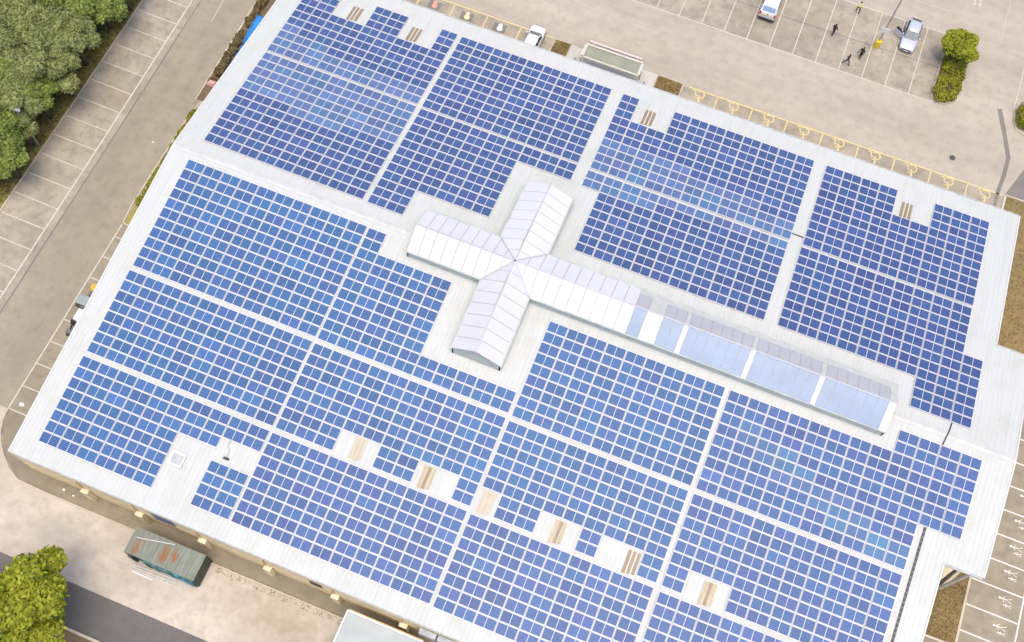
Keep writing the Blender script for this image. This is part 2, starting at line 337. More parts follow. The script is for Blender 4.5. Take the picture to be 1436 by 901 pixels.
def soft_stain(matname, cx, cy, rx, ry, colour, amount):
    """dirt with an irregular soft outline, laid into a ground material"""
    m = MATS[matname]; t = m.node_tree; b = t.nodes['Principled BSDF']; src = b.inputs['Base Color'].links[0].from_socket
    def nd(tp): return t.nodes.new(tp)
    g = nd('ShaderNodeNewGeometry'); mp = nd('ShaderNodeMapping'); mp.vector_type = 'TEXTURE'
    mp.inputs['Location'].default_value = (cx, cy, 0); mp.inputs['Scale'].default_value = (rx, ry, 1); t.links.new(g.outputs['Position'], mp.inputs[0])
    ln = nd('ShaderNodeVectorMath'); ln.operation = 'LENGTH'; t.links.new(mp.outputs[0], ln.inputs[0])
    nz = nd('ShaderNodeTexNoise'); nz.inputs['Scale'].default_value = 0.8; nz.inputs['Detail'].default_value = 7; nz.inputs['Roughness'].default_value = 0.65; t.links.new(g.outputs['Position'], nz.inputs['Vector'])
    ad = nd('ShaderNodeMath'); ad.operation = 'MULTIPLY_ADD'; t.links.new(nz.outputs['Fac'], ad.inputs[0]); ad.inputs[1].default_value = 2.4; t.links.new(ln.outputs['Value'], ad.inputs[2])
    rp = nd('ShaderNodeValToRGB'); rp.color_ramp.elements[0].position = 0.0; t.links.new(ad.outputs[0], rp.inputs[0])
    e = rp.color_ramp.elements; e[0].position = 0.45; e[0].color = (amount, amount, amount, 1); e[1].position = 1.0; e[1].color = (0, 0, 0, 1)
    dv = nd('ShaderNodeMath'); dv.operation = 'MULTIPLY'; dv.inputs[1].default_value = 0.47
    t.links.new(ad.outputs[0], dv.inputs[0]); t.links.new(dv.outputs[0], rp.inputs[0])
    mx = nd('ShaderNodeMix'); mx.data_type = 'RGBA'; t.links.new(rp.outputs[0], mx.inputs[0]); t.links.new(src, mx.inputs[6]); mx.inputs[7].default_value = rgb(colour)
    t.links.new(mx.outputs[2], b.inputs['Base Color'])
soft_stain('m_yard', 5.5, -33.4, 6.5, 2.4, (0.31, 0.225, 0.14), 0.75)
soft_stain('m_yard', -14.5, -34.0, 5.5, 2.2, (0.31, 0.29, 0.265), 0.6)
# markings: children of the ground sheet
def mark(name, pts, wdt, mat, z=0.012):
    return MB().stroke(pts, wdt, z, mat).build(name, ground)
# bays along the tree belt
mark('bay_line', [(-31.25, -32), (-31.3, 0), (-31.62, 32)], 0.14, 'm_white_line')
for k in range(24):
    y = 29.4 - 2.405 * k
    xx = -31.3 - 0.012 * max(0, y)
    mark('bay_line', [(xx - 0.07, y), (-36.1, y + 0.06)], 0.10, 'm_white_line')
MB().stroke([(-30.42, -30), (-30.5, 0), (-30.78, 40)], 0.16, 0.010, 'm_patch').build('drainage_seam', ground)
mark('lane_line', [(-28.32, 19.2), (-28.6, 24)], 0.10, 'm_faint_line')
# bays beside the store gable
mark('bay_line', [(-24.75, -25.95), (-24.8, -5.7)], 0.12, 'm_white_line')
for y in (-7.15, -9.47, -11.85, -14.2, -16.55, -18.92, -21.27, -23.62, -25.97):
    mark('bay_line', [(-24.69, y), (-19.5, y - 0.05)], 0.10, 'm_white_line')
# yellow bays
mark('bay_line', [(21.1, 31.35), (54.55, 31.42)], 0.14, 'm_yellow_line'); mark('bay_line', [(-30, 31.45), (5.75, 31.55)], 0.14, 'm_yellow_line')
for x in (24.25, 28.03, 31.83, 35.65, 39.5, 43.35, 47.15, 50.97):
    mark('bay_line', [(x, 31.28), (x, 25.8)], 0.13, 'm_yellow_line')
for x in (-13.2, -9.4, -5.58, -1.77, 2.08):
    mark('bay_line', [(x, 31.40), (x, 25.8)], 0.13, 'm_yellow_line')
def disc(mb, x, y, r, z, mat, n=12): mb.sheet([(x + r * math.cos(2 * math.pi * i / n), y + r * math.sin(2 * math.pi * i / n)) for i in range(n)], z, mat)
def wheelchair(x, y, s=1.0):
    mb = MB(); T = lambda a, b: (x - a * s, y - b * s); z = 0.016
    cx, cy = T(-0.12, 0.74); disc(mb, cx, cy, 0.13 * s, z, 'm_yellow_line')
    mb.stroke([T(-0.12, 0.62), T(-0.06, 0.08)], 0.15, z, 'm_yellow_line'); mb.stroke([T(-0.06, 0.10), T(0.36, 0.10), T(0.52, -0.46), T(0.80, -0.42)], 0.13, z + 0.001, 'm_yellow_line')
    mb.stroke([T(-0.1, 0.40), T(0.28, 0.40)], 0.11, z + 0.002, 'm_yellow_line')
    mb.stroke([T(-0.07 + 0.45 * math.cos(R_(a)), -0.12 + 0.45 * math.sin(R_(a))) for a in range(105, 345, 20)], 0.13, z + 0.003, 'm_yellow_line')
    return mb.build('wheelchair_symbol', ground)
for x in (22.35, 26.1, 29.93, 33.75, 37.5, 41.37, 45.22, 49.05, 52.86): wheelchair(x, 30.75)
def figure(mb, T, s, mat, z):
    cx, cy = T(0, 0.62 * s); disc(mb, cx, cy, 0.13 * s, z, mat)
    mb.stroke([T(0, 0.48 * s), T(0, -0.05 * s)], 0.09, z, mat)
    mb.stroke([T(0.34 * s, 0.10 * s), T(0.02, 0.42 * s), T(-0.34 * s, 0.12 * s)], 0.06, z + 0.001, mat)
    mb.stroke([T(0.30 * s, -0.62 * s), T(0.0, -0.02 * s), T(-0.26 * s, -0.60 * s)], 0.065, z + 0.002, mat)
def family(x, y):
    mb = MB(); figure(mb, lambda a, b: (x - b, y + 0.14 + a * 0.85), 0.86, 'm_fresh_white', 0.016); figure(mb, lambda a, b: (x + 0.22 - b, y - 0.36 + a * 0.85), 0.52, 'm_fresh_white', 0.020)
    return mb.build('parent_and_child_symbol', ground)
for y in (8.4, 6.0, 3.55, 1.0, -1.45, -3.9, -6.25, -8.7, -11.2, -13.6): family(63.0, y)
mark('bay_line', [(64.45, -30), (64.45, 14)], 0.13, 'm_fresh_white')
for k in range(16):
    y = 6.4 + 2.37 * 2 - 2.37 * k
    mark('bay_line', [(59.8 if y < -6 else 57.5, y), (64.38, y - 0.02)], 0.12, 'm_fresh_white')
for x, c in ((-7.62, 'm_red_mark'), (-3.86, 'm_cream_mark'), (-0.07, 'm_fresh_white')):
    mb = MB().sheet(rect(x - 0.68, x + 0.72, 29.95, 31.05), 0.010, 'm_patch'); disc(mb, x, 30.85, 0.24, 0.015, c); disc(mb, x + 0.06, 30.42, 0.33, 0.016, c, 8)
    mb.build('painted_bay_emblem', ground)
# top car park
mark('bay_line', [(-10, 39.7), (45.2, 39.70)], 0.11, 'm_white_line'); mark('bay_line', [(9, 49.02), (44.7, 49.05)], 0.11, 'm_white_line')
for k in range(14):
    x = 12.05 + 2.565 * k - 0.008 * k
    mark('bay_line', [(x, 39.76), (x + 0.02, 48.95)], 0.10, 'm_white_line')
MB().stroke([(9, 44.2), (27, 44.2), (45, 44.35)], 0.10, 0.010, 'm_patch').build('drainage_seam', ground)
mark('bay_line', [(53.62, 41.9), (53.55, 60)], 0.10, 'm_white_line'); mark('bay_line', [(53.7, 43.65), (60, 43.6)], 0.10, 'm_white_line')
mark('lane_line', [(50.5, 50), (50.45, 56)], 0.10, 'm_faint_line'); mark('lane_line', [(38.5, 52.2), (44.2, 52.2)], 0.12, 'm_faint_line'); mark('lane_line', [(2, 37.2), (16, 36.6)], 0.08, 'm_faint_line')
for k in range(3):
    a = G(1365 + 1.5 * k, 8 - 6 * k); mark('give_way_dash', [(a[0], a[1]), (a[0] + 0.15, a[1] + 0.5)], 0.2, 'm_white_line')
    a = G(1373 + 1.5 * k, 9 - 6 * k); mark('give_way_dash', [(a[0], a[1]), (a[0] + 0.15, a[1] + 0.5)], 0.2, 'm_white_line')
tag(MB().prism([(48.83 + 0.32 * math.cos(a), 33.79 + 0.32 * math.sin(a)) for a in np.linspace(0, 2 * math.pi, 13)[:-1]], 0.002, 0.012, 'm_iron').build('drain_cover'), 'round dark drain cover in the tarmac near the wheelchair bays', 'drain cover')

# kerbs
def kerb(pts, wdt=0.15, h=0.12, mat='m_kerb'):
    mb = MB(); pts = [Vector((p[0], p[1])) for p in pts]; L = []; Q = []
    for i, p in enumerate(pts):
        d = (pts[min(i + 1, len(pts) - 1)] - pts[max(i - 1, 0)]).normalized(); nrm = Vector((-d.y, d.x)) * wdt / 2
        L.append(p + nrm); Q.append(p - nrm)
    n = len(pts); v = [(p.x, p.y, 0) for p in L] + [(p.x, p.y, 0) for p in Q] + [(p.x, p.y, h) for p in L] + [(p.x, p.y, h) for p in Q]; f = []
    for i in range(n - 1):
        f += [(2 * n + i, 3 * n + i, 3 * n + i + 1, 2 * n + i + 1), (i, 2 * n + i, 2 * n + i + 1, i + 1), (n + i + 1, 3 * n + i + 1, 3 * n + i, n + i)]
    f += [(0, n, 3 * n, 2 * n), (2 * n - 1, n - 1, 3 * n - 1, 4 * n - 1)]
    mb.add(v, f, mat); return mb.build('kerb', ground)
kerb([(-36.25, -60), (-36.22, 0), (-36.35, 60)])
kerb([(-25.15, 40), (-25.15, 9.75), (-24.0, 9.72)]); kerb([(-24.85, 7.2), (-24.95, -3.5), (-24.78, -5.5), (-24.0, -5.75)], mat='m_kerb')
kerb([(-24.72, -26.0), (-24.62, -27.0), (-24.3, -27.9), (-23.7, -28.9), (-22.8, -29.85), (-21.7, -30.75), (-20.4, -31.35), (-17.7, -31.45), (20, -31.46), (60, -31.46)])
kerb([(-60, -40.72), (60, -40.72)], 0.22); kerb([(5.95, 29.2), (6.0, 31.45), (7.8, 31.55)], 0.12); kerb([(17.6, 31.45), (20.3, 31.4), (20.4, 31.3), (20.4, 26)], 0.12)
kerb([(59.68, -14), (59.68, -7.5)], 0.2); kerb([(59.66, -40), (59.66, -14.05)], 0.2); kerb([(56.0, -14.18), (59.5, -14.1)], 0.16, mat='m_white_line')
kerb([G(1317, 826)[:2], G(1346, 801)[:2]], 0.25, 0.15); kerb([G(1314, 822)[:2], G(1341, 799)[:2]], 0.12, 0.16, 'm_dark')
kerb([(54.9, 31.5), (66, 31.6)], 0.15); kerb([(54.85, 26), (54.85, 31.4)], 0.2, mat='m_paving')

# ------------------------------------------------------------------ supermarket building
SL = math.tan(0.122139); CA, SA = math.cos(0.122139), math.sin(0.122139)
def rz(y): return 9.0 - SL * abs(y)
XL, XR, YN, YS = -19.80, 54.70, 25.35, -30.0
XE, YE0, YE1 = 57.88, -10.12, 10.32
bld = thing('supermarket', 'large white metal roofed supermarket carrying the solar arrays', 'building', (18, -2, 0))
rt = lambda x, y: rz(y); rb = lambda x, y: rz(y) - 0.16
for poly in ([(XL, 0), (XR, 0), (XR, YN), (XL, YN)], [(XL, YS), (XR - 0.1, YS), (XR - 0.1, 0), (XL, 0)], [(XR, 0), (XE, 0), (XE, YE1), (XR, YE1)], [(XR - 0.1, YE0), (XE, YE0), (XE, 0), (XR - 0.1, 0)]):
    MB().prism(poly, rb, rt, 'm_roof').build('roof', bld)
mb = MB(); pitch = 0.40; n = int((XE - XL) / pitch)
for i in range(n):
    x = XL + 0.3 + i * pitch
    if x > XE - 0.15: break
    for sgn in (1, -1):
        ye = (YN if sgn > 0 else YS) if x < XR - 0.3 else (YE1 if sgn > 0 else YE0)
        y0, y1 = sgn * 0.32, ye - sgn * 0.05
        wv = 0.014
        v = [(x - 0.03, y0, rz(y0)), (x - 0.012, y0, rz(y0) + wv), (x + 0.012, y0, rz(y0) + wv), (x + 0.03, y0, rz(y0)), (x - 0.03, y1, rz(y1)), (x - 0.012, y1, rz(y1) + wv), (x + 0.012, y1, rz(y1) + wv), (x + 0.03, y1, rz(y1))]
        mb.add(v, [(0, 1, 5, 4), (1, 2, 6, 5), (2, 3, 7, 6), (0, 3, 2, 1), (4, 5, 6, 7)], 'm_roof')
tag(mb.build('standing_seams', bld), kind='stuff')
for x0, x1 in ((XL - 0.02, 3.2), (47.6, XE + 0.02)):
    mb = MB(); v = []
    for x in (x0, x1): v += [(x, -0.30, rz(0.3) + 0.035), (x, 0, 9.045), (x, 0.30, rz(0.3) + 0.035), (x, 0.30, rz(0.3) - 0.02), (x, -0.30, rz(0.3) - 0.02)]
    mb.add(v, [(0, 1, 6, 5), (1, 2, 7, 6), (2, 3, 8, 7), (3, 4, 9, 8), (4, 0, 5, 9), (4, 3, 2, 1, 0), (5, 6, 7, 8, 9)], 'm_ridge'); mb.build('ridge_cap', bld)
# verge trims and gutters
def trim(x0, x1, y0, y1, mat='m_trim', top=0.05, bot=-0.32, name='verge_trim'):
    pts = rect(x0, x1, y0, y1)
    MB().prism(pts, lambda x, y: rz(y) + bot, lambda x, y: rz(y) + top, mat).build(name, bld)
trim(XL - 0.14, XL - 0.003, YS, 0); trim(XL - 0.14, XL - 0.003, 0.0, YN)
trim(XR + 0.003, XR + 0.13, YE1 + 0.10, YN); trim(XR - 0.09, XR + 0.04, YS, YE0 - 0.05)
trim(XE + 0.003, XE + 0.13, 0, YE1); trim(XE + 0.003, XE + 0.13, YE0, 0)
def gutter(x0, x1, y, sgn):
    y0, y1 = sorted((y + sgn * 0.004, y + sgn * 0.13)); z = rz(y)
    MB().box(x0, x1, y0, y1, z - 0.22, z - 0.05, 'm_gutter').box(x0, x1, min(y + sgn * 0.12, y + sgn * 0.15), max(y + sgn * 0.12, y + sgn * 0.15), z - 0.24, z + 0.0, 'm_trim').build('gutter', bld)
gutter(XL, XR, YN, 1);
MB().box(XL, XR - 0.1, YS - 0.065, YS - 0.004, rz(YS) - 0.16, rz(YS) - 0.03, 'm_gutter').build('gutter', bld)
for k in range(24): MB().box(XL + 0.5 + k * 3.1, XL + 1.6 + k * 3.1, YS - 0.06, YS - 0.006, rz(YS) - 0.029, rz(YS) + 0.004, 'm_dock_grey').build('gutter_joint', bld)
gutter(XR, XE, YE1, 1); gutter(XR, XE, YE0, -1)
# walls
zt = lambda x, y: rz(y) - 0.17
MB().prism(rect(XL + 0.3, XR - 0.3, YS - 0.075, YS + 0.30), 0.9, lambda x, y: rz(YS) - 0.17, 'm_cream').build('wall', bld)
MB().prism(rect(XL + 0.3, XR - 0.3, YS - 0.085, YS + 0.29), 0, 0.9, 'm_cream_dark').build('plinth', bld)
MB().prism(rect(XL + 0.3, XR - 0.3, YN - 0.5, YN - 0.25), 0, zt, 'm_cream').build('wall', bld)
for x0, x1 in ((XL + 0.3, XL + 0.55), (XR - 0.55, XR - 0.3)):
    for y0, y1 in ((YS + 0.301, 0), (0, YN - 0.51)): MB().prism(rect(x0, x1, y0, y1), 0, zt, 'm_cream').build('wall', bld)
for y in (YE0 + 0.4, -5.0, 0.0, 5.0, YE1 - 0.4): MB().tube([(XE - 0.5, y, 0), (XE - 0.5, y, rz(y) - 0.165)], 0.14, 'm_trim', 10).build('canopy_column', bld)
yw = YS - 0.075
MB().box(XL + 0.3, XR - 0.3, yw - 0.04, yw - 0.003, 2.5, 2.72, 'm_cream_dark').build('wall_rail', bld)
for x in (-13.53, -8.32, -2.4, 3.66, 9.82, 15.96, 22.1, 28.3, 34.4):
    b_ = MB().box(x - 0.34, x + 0.34, yw - 0.42, yw - 0.045, 0, 2.6, 'm_cream').build('buttress', bld)
    MB().tube([(x - 0.12, yw - 0.09, 5.1), (x - 0.12, yw - 0.09, 3.2), (x - 0.42, yw - 0.12, 2.7), (x - 0.44, yw - 0.2, 0)], 0.055, 'm_cream_dark').build('downpipe', b_, inv=False).matrix_parent_inverse = Matrix()
def wall_panel(x0, x1, z0, z1, mat, name, d=0.06):
    return MB().box(x0, x1, yw - d, yw - 0.045, z0, z1, mat).box(x0 - 0.06, x1 + 0.06, yw - d * 0.7, yw - 0.043, z1 + 0.003, z1 + 0.1, 'm_trim').build(name, bld)
wall_panel(-6.75, -4.85, 2.9, 4.7, 'm_blue_panel', 'window'); wall_panel(7.6, 8.65, 2.9, 4.2, 'm_dark', 'window')
for x0 in (17.5, 19.1):
    d_ = MB().box(x0, x0 + 1.45, yw - 0.5, yw - 0.045, 2.75, 4.4, 'm_dock_grey').box(x0 + 0.2, x0 + 1.25, yw - 0.51, yw - 0.503, 2.9, 4.2, 'm_steel').build('dock_hood', bld)
# roof lights (translucent strips) : three corrugated strips each
RL = [(-12.17, 21.6, 'm_rooflight_brown'), (-5.76, 21.6, 'm_rooflight_brown'), (18.86, 21.5, 'm_rooflight_brown'), (44.47, 21.3, 'm_rooflight_brown'),
      (7.11, -19.15, 'm_rooflight_cream'), (13.36, -19.25, 'm_rooflight_pale'), (18.72, -19.3, 'm_rooflight_cream'), (24.99, -19.35, 'm_rooflight_pale'), (31.36, -19.4, 'm_rooflight_brown'), (37.85, -19.45, 'm_rooflight_pale')]
def rprism(mb, x0, x1, y0, y1, a, b, mat):
    mb.prism(rect(x0, x1, y0, y1), lambda x, y: rz(y) + a, lambda x, y: rz(y) + b, mat); return mb
for x, y, m in RL:
    hw_ = 0.55; fr = MB()
    for xx in (x - 0.19, x + 0.19): rprism(fr, xx - 0.045, xx + 0.045, y - 0.95, y + 0.95, 0.0, 0.075, 'm_trim' if 'brown' in m else 'm_rooflight_cream')
    fo = fr.build('rooflight', bld); tag(fo, 'stained translucent rooflight strip in the roof sheet')
    for i, xx in enumerate((x - 0.38, x, x + 0.38)):
        mm = m if not (m == 'm_rooflight_pale' and i == 1) else 'm_rooflight_brown'
        rprism(MB(), xx - 0.145, xx + 0.145, y - 0.95 + 0.06 * i, y + 0.95, 0.0, 0.05, mm).build('rooflight_pane', fo, inv=False).matrix_parent_inverse = Matrix.Translation(-bld.location)
def sub(mb, name, part, root=bld):
    """sub-part given in world coordinates; part itself carries an identity local matrix under root"""
    o = bpy.data.objects.new(name, mb.mesh(name)); COL.objects.link(o); o.parent = part; return o
# part meshes under bld keep world coordinates, so their local frame is the world frame: fix sub parts above
for o in bpy.data.objects:
    if o.parent is not None and o.parent.parent is bld: o.matrix_parent_inverse = Matrix()
# roof hatch
hx, hy = -6.44, -25.44
hm = MB(); rprism(hm, hx - 0.62, hx + 0.62, hy - 0.60, hy + 0.60, 0, 0.22, 'm_white_bar')
ho = tag(hm.build('roof_hatch', bld), 'square white roof hatch')
sub(rprism(MB(), hx - 0.42, hx + 0.42, hy - 0.40, hy + 0.40, 0.222, 0.30, 'm_dock_grey'), 'hatch_pane', ho)

# ------------------------------------------------------------------ skylight (cross shaped lantern)
CX, CY, HW, ZE_, ZR = 13.35, 0.12, 2.2, 9.80, 10.95
ARMS = {'E': ((1, 0), 33.75), 'W': ((-1, 0), 9.2), 'N': ((0, 1), 8.75), 'S': ((0, -1), 8.75)}
sk = MB()
def drop(d, t): return SL * max(0.0, t - HW) if d[1] else 0.0     # the two cross arms run down with the roof
def armpt(d, t, sside, z):
    if z > 5: z -= drop(d, t)
    return (CX + d[0] * t - d[1] * sside, CY + d[1] * t + d[0] * sside, z)
for nme, (d, L) in ARMS.items():
    # upstand walls, both flanks and the gable end
    for sd_ in (1, -1):
        a, b = armpt(d, HW, sd_ * HW, 0), armpt(d, L, sd_ * HW, 0)
        inn, inn2 = armpt(d, HW, sd_ * (HW - 0.12), 0), armpt(d, L, sd_ * (HW - 0.12), 0)
        poly = [a[:2], b[:2], inn2[:2], inn[:2]]
        ar = sum(poly[i][0] * poly[(i + 1) % 4][1] - poly[(i + 1) % 4][0] * poly[i][1] for i in range(4))
        if ar < 0: poly = poly[::-1]
        # split at the ridge line for arms crossing it is not needed: flanks keep one side of Y=0
        sk.prism(poly, lambda x, y: rz(y) - 0.03, lambda x, y: ZE_ - 0.003 - (SL * max(0, abs(y - CY) - HW)), 'm_upstand')
    e0, e1, er = armpt(d, L, HW, 0), armpt(d, L, -HW, 0), armpt(d, L, 0, 0)
    i0, i1, ir = armpt(d, L - 0.12, HW, 0), armpt(d, L - 0.12, -HW, 0), armpt(d, L - 0.12, 0, 0)
    ZE0, ZR0 = ZE_, ZR; ZE_, ZR = ZE_ - drop(d, L), ZR - drop(d, L)
    vv = [(e0[0], e0[1], rz(e0[1]) - 0.05), (e1[0], e1[1], rz(e1[1]) - 0.05), (e1[0], e1[1], ZE_ - 0.01), (er[0], er[1], ZR - 0.02), (e0[0], e0[1], ZE_ - 0.01),
          (i0[0], i0[1], rz(e0[1]) - 0.05), (i1[0], i1[1], rz(e1[1]) - 0.05), (i1[0], i1[1], ZE_ - 0.01), (ir[0], ir[1], ZR - 0.02), (i0[0], i0[1], ZE_ - 0.01)]
    sk.add(vv, [(0, 1, 2, 3, 4), (9, 8, 7, 6, 5), (2, 7, 8, 3), (3, 8, 9, 4), (1, 6, 7, 2), (4, 9, 5, 0)], 'm_upstand')
    ZE_, ZR = ZE0, ZR0
sky_part = tag(sk.build('skylight', bld), 'cross shaped gabled glass skylight astride the ridge')
def slope_z(s): return ZR + (ZE_ - ZR) * abs(s) / HW
def pane_poly(t0, t1):
    P = [(t0, 0.0), (t1, 0.0)]
    P.append((t1, min(t1, HW)))
    if t0 < HW < t1: P.append((HW, HW))
    if t0 > 0.01: P.append((t0, min(t0, HW)))
    return P
def slab(poly3, th, mat, mb=None):
    mb = mb or MB(); n = len(poly3)
    # make sure the top faces up
    p0, p1, p2 = [Vector(p) for p in poly3[:3]]
    if (p1 - p0).cross(p2 - p0).z < 0: poly3 = poly3[::-1]
    v = [(x, y, z - th) for x, y, z in poly3] + list(poly3)
    f = [tuple(range(n))[::-1], tuple(range(n, 2 * n))] + [(i, (i + 1) % n, n + (i + 1) % n, n + i) for i in range(n)]
    return mb.add(v, f, mat)
CLEAR0 = 10.95
for nme, (d, L) in ARMS.items():
    if nme == 'E': segs = list(np.linspace(0.0, CLEAR0, 11)) + [12.05] + list(np.linspace(13.5, 15.3, 3)) + list(np.linspace(15.75, 21.2, 7)) + list(np.linspace(21.65, 27.2, 7)) + list(np.linspace(27.65, 33.1, 7)) + [L]
    else: segs = list(np.linspace(0.0, L, 10 if nme == 'W' else 9))
    for a, b in zip(segs[:-1], segs[1:]):
        wide = (b - a) < 0.48 or (nme == 'E' and abs(b - L) < 1e-6) or (nme == 'E' and abs(a - 12.05) < 0.01)
        for sd_ in (1, -1):
            g = 0.03
            poly = pane_poly(a + g, b - g)
            far = nme == 'E' and a >= CLEAR0 - 0.01 and d[0] * sd_ > 0
            if far:
                sub(slab([armpt(d, t, sd_ * s, slope_z(s) + 0.045) for t, s in ((a, 1.62), (b, 1.62), (b, HW), (a, HW))], 0.05, 'm_ridge'), 'ledge_sheet', sky_part)
                poly = [(t, min(s, 1.60)) for t, s in poly]
            P3 = [armpt(d, t, sd_ * (0.06 + s * (1 - 0.06 / HW)), slope_z(s) + 0.02) for t, s in poly]
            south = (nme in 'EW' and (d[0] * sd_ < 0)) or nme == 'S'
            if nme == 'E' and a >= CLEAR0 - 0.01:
                mt = ('m_white_bar' if south else 'm_ridge') if wide else ('m_clear_sky_tint' if south else 'm_clear_shade')
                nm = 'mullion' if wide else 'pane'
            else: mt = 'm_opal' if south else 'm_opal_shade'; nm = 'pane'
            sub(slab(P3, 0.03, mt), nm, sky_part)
    # glazing bars between panes and ridge bar, eave rail
    gb = MB()
    for t in segs[1:-1]:
        s1 = min(t, HW)
        for sd_ in (1, -1): gb.beam(armpt(d, t, sd_ * 0.05, slope_z(0.05) + 0.012), armpt(d, t, sd_ * s1, slope_z(s1) + 0.012), 0.04, 0.03, 'm_glaze_bar')
    tag(sub(gb, 'glazing_bars', sky_part), kind='stuff')
    sub(MB().beam(armpt(d, 0.12, 0, ZR + 0.02), armpt(d, L + 0.05, 0, ZR + 0.02), 0.14, 0.09, 'm_valley_bar' if nme != 'E' else 'm_glaze_bar'), 'ridge_bar', sky_part)
    for sd_ in (1, -1):
        sub(MB().beam(armpt(d, HW + 0.06, sd_ * (HW + 0.05), ZE_ - 0.05), armpt(d, L + 0.05, sd_ * (HW + 0.05), ZE_ - 0.05), 0.14, 0.09, 'm_upstand'), 'eave_rail', sky_part)
for sx in (1, -1):
    for sy in (1, -1):
        sub(MB().beam((CX + sx * 0.05, CY + sy * 0.05, ZR + 0.03), (CX + sx * HW, CY + sy * HW, ZE_ + 0.05), 0.13, 0.08, 'm_valley_bar'), 'valley_bar', sky_part)

# ------------------------------------------------------------------ solar arrays
PX, PY, CWX, CWY = 1.77, 1.0019, 1.647, 0.8416
CELL_H = 0.85
PW, PH, PT = 1.70, 0.955, 0.035
def rng(a, b): return list(range(a, b + 1))
def full(nc, nr, **cut):
    d = {c: rng(0, nr - 1) for c in range(nc)}
    return d
ARR = []
def arr(side, u0, v0, cells, label, tone): ARR.append((side, u0 * PX, v0 * PX, cells, label, tone))
T0 = lambda c, r: 0
d = full(9, 10)
for c in (2, 3, 6, 7): d[c] = rng(3, 9)
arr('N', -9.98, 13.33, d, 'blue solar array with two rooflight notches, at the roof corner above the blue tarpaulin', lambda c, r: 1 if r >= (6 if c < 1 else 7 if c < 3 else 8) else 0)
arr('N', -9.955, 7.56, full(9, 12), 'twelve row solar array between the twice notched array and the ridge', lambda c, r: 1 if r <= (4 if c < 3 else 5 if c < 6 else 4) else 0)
arr('N', -0.76, 13.29, full(9, 10), 'unbroken ten row solar array at the eave over the parked white car', T0)
d = full(9, 9); d[0] = rng(0, 11); d[1] = rng(0, 11)
for c in (6, 7, 8): d[c] = rng(0, 1)
arr('N', -0.735, 7.52, d, 'stepped solar array with a two row tab reaching over the short skylight arm', T0)
d = full(11, 10); d[1] = rng(3, 9); d[2] = rng(3, 9)
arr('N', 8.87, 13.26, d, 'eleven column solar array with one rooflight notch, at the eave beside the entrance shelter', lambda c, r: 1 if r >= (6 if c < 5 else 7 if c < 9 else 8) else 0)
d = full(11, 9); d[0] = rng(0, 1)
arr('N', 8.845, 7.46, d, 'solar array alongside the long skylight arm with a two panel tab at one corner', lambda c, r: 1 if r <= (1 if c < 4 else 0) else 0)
d = full(9, 10); d[4] = rng(3, 9); d[5] = rng(3, 9)
arr('N', 20.51, 13.25, d, 'solar array with one rooflight notch at the eave corner by the trench repair', lambda c, r: 2)
d = full(9, 9); d[7] = rng(0, 11); d[8] = rng(0, 11); d[9] = rng(5, 11)
arr('N', 20.49, 7.47, d, 'solar array stepping down past the end of the long skylight arm to a black cable', lambda c, r: 2)
arr('S', -10.07, -0.50, full(10, 11), 'eleven row solar array just below the ridge at the gable facing the tree belt', T0)
arr('S', -10.10, -6.93, full(10, 8), 'unbroken eight row solar array beside the gable over the tractor', T0)
d = full(10, 8)
for c, rr in ((6, 2), (7, 2)): d[c] = rng(0, rr)
for c in (8, 9): d[c] = rng(0, 1)
arr('S', -10.13, -11.66, d, 'cut away solar array wrapped round the white roof hatch at the cream wall corner', T0)
arr('S', -10.13, -11.66, {8: rng(4, 7), 9: rng(4, 7)}, 'small separate two by four solar array beside the roof hatch', T0)
d = full(10, 11)
for c in (1, 2, 3, 4): d[c] = rng(2, 10)
for c in rng(5, 9): d[c] = rng(9, 10)
arr('S', -0.005, -0.53, d, 'L shaped solar array in the inner corner of the skylight cross', T0)
d = full(10, 8)
for c in (3, 4, 7, 8): d[c] = rng(0, 5)
arr('S', -0.01, -6.95, d, 'solar array with two square rooflight notches along its lower edge, below the L shaped array', T0)
arr('S', -0.035, -11.67, full(10, 8), 'unbroken ten column solar array at the cream wall eave above the grey trailer', lambda c, r: 3)
arr('S', 10.14, -1.72, full(9, 9), 'nine by nine solar array in the angle of the skylight and its long arm', T0)
d = full(9, 8); d[0] = rng(0, 5)
for c in (3, 4, 6, 7): d[c] = rng(0, 5)
arr('S', 10.12, -7.01, d, 'solar array notched round three rooflights along its lower edge', T0)
arr('S', 10.10, -11.72, full(9, 8), 'unbroken nine column solar array at the eave above the grey dock hoods', lambda c, r: 3)
d = {c: rng(0, 8) for c in range(10)}
for c in (8, 9): d[c] = rng(-2, 8)
for c in (10, 11): d[c] = rng(-2, 4)
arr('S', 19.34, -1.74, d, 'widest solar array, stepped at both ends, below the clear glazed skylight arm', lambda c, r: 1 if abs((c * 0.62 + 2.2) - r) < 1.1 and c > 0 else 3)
d = full(10, 8); d[1] = rng(0, 5); d[2] = rng(0, 5)
arr('S', 19.33, -7.02, d, 'solar array with one pale rooflight notch, beside the dark cable tray', lambda c, r: 3)
arr('S', 19.35, -11.76, full(10, 8), 'solar array at the eave below the array with the single pale rooflight', lambda c, r: 3)

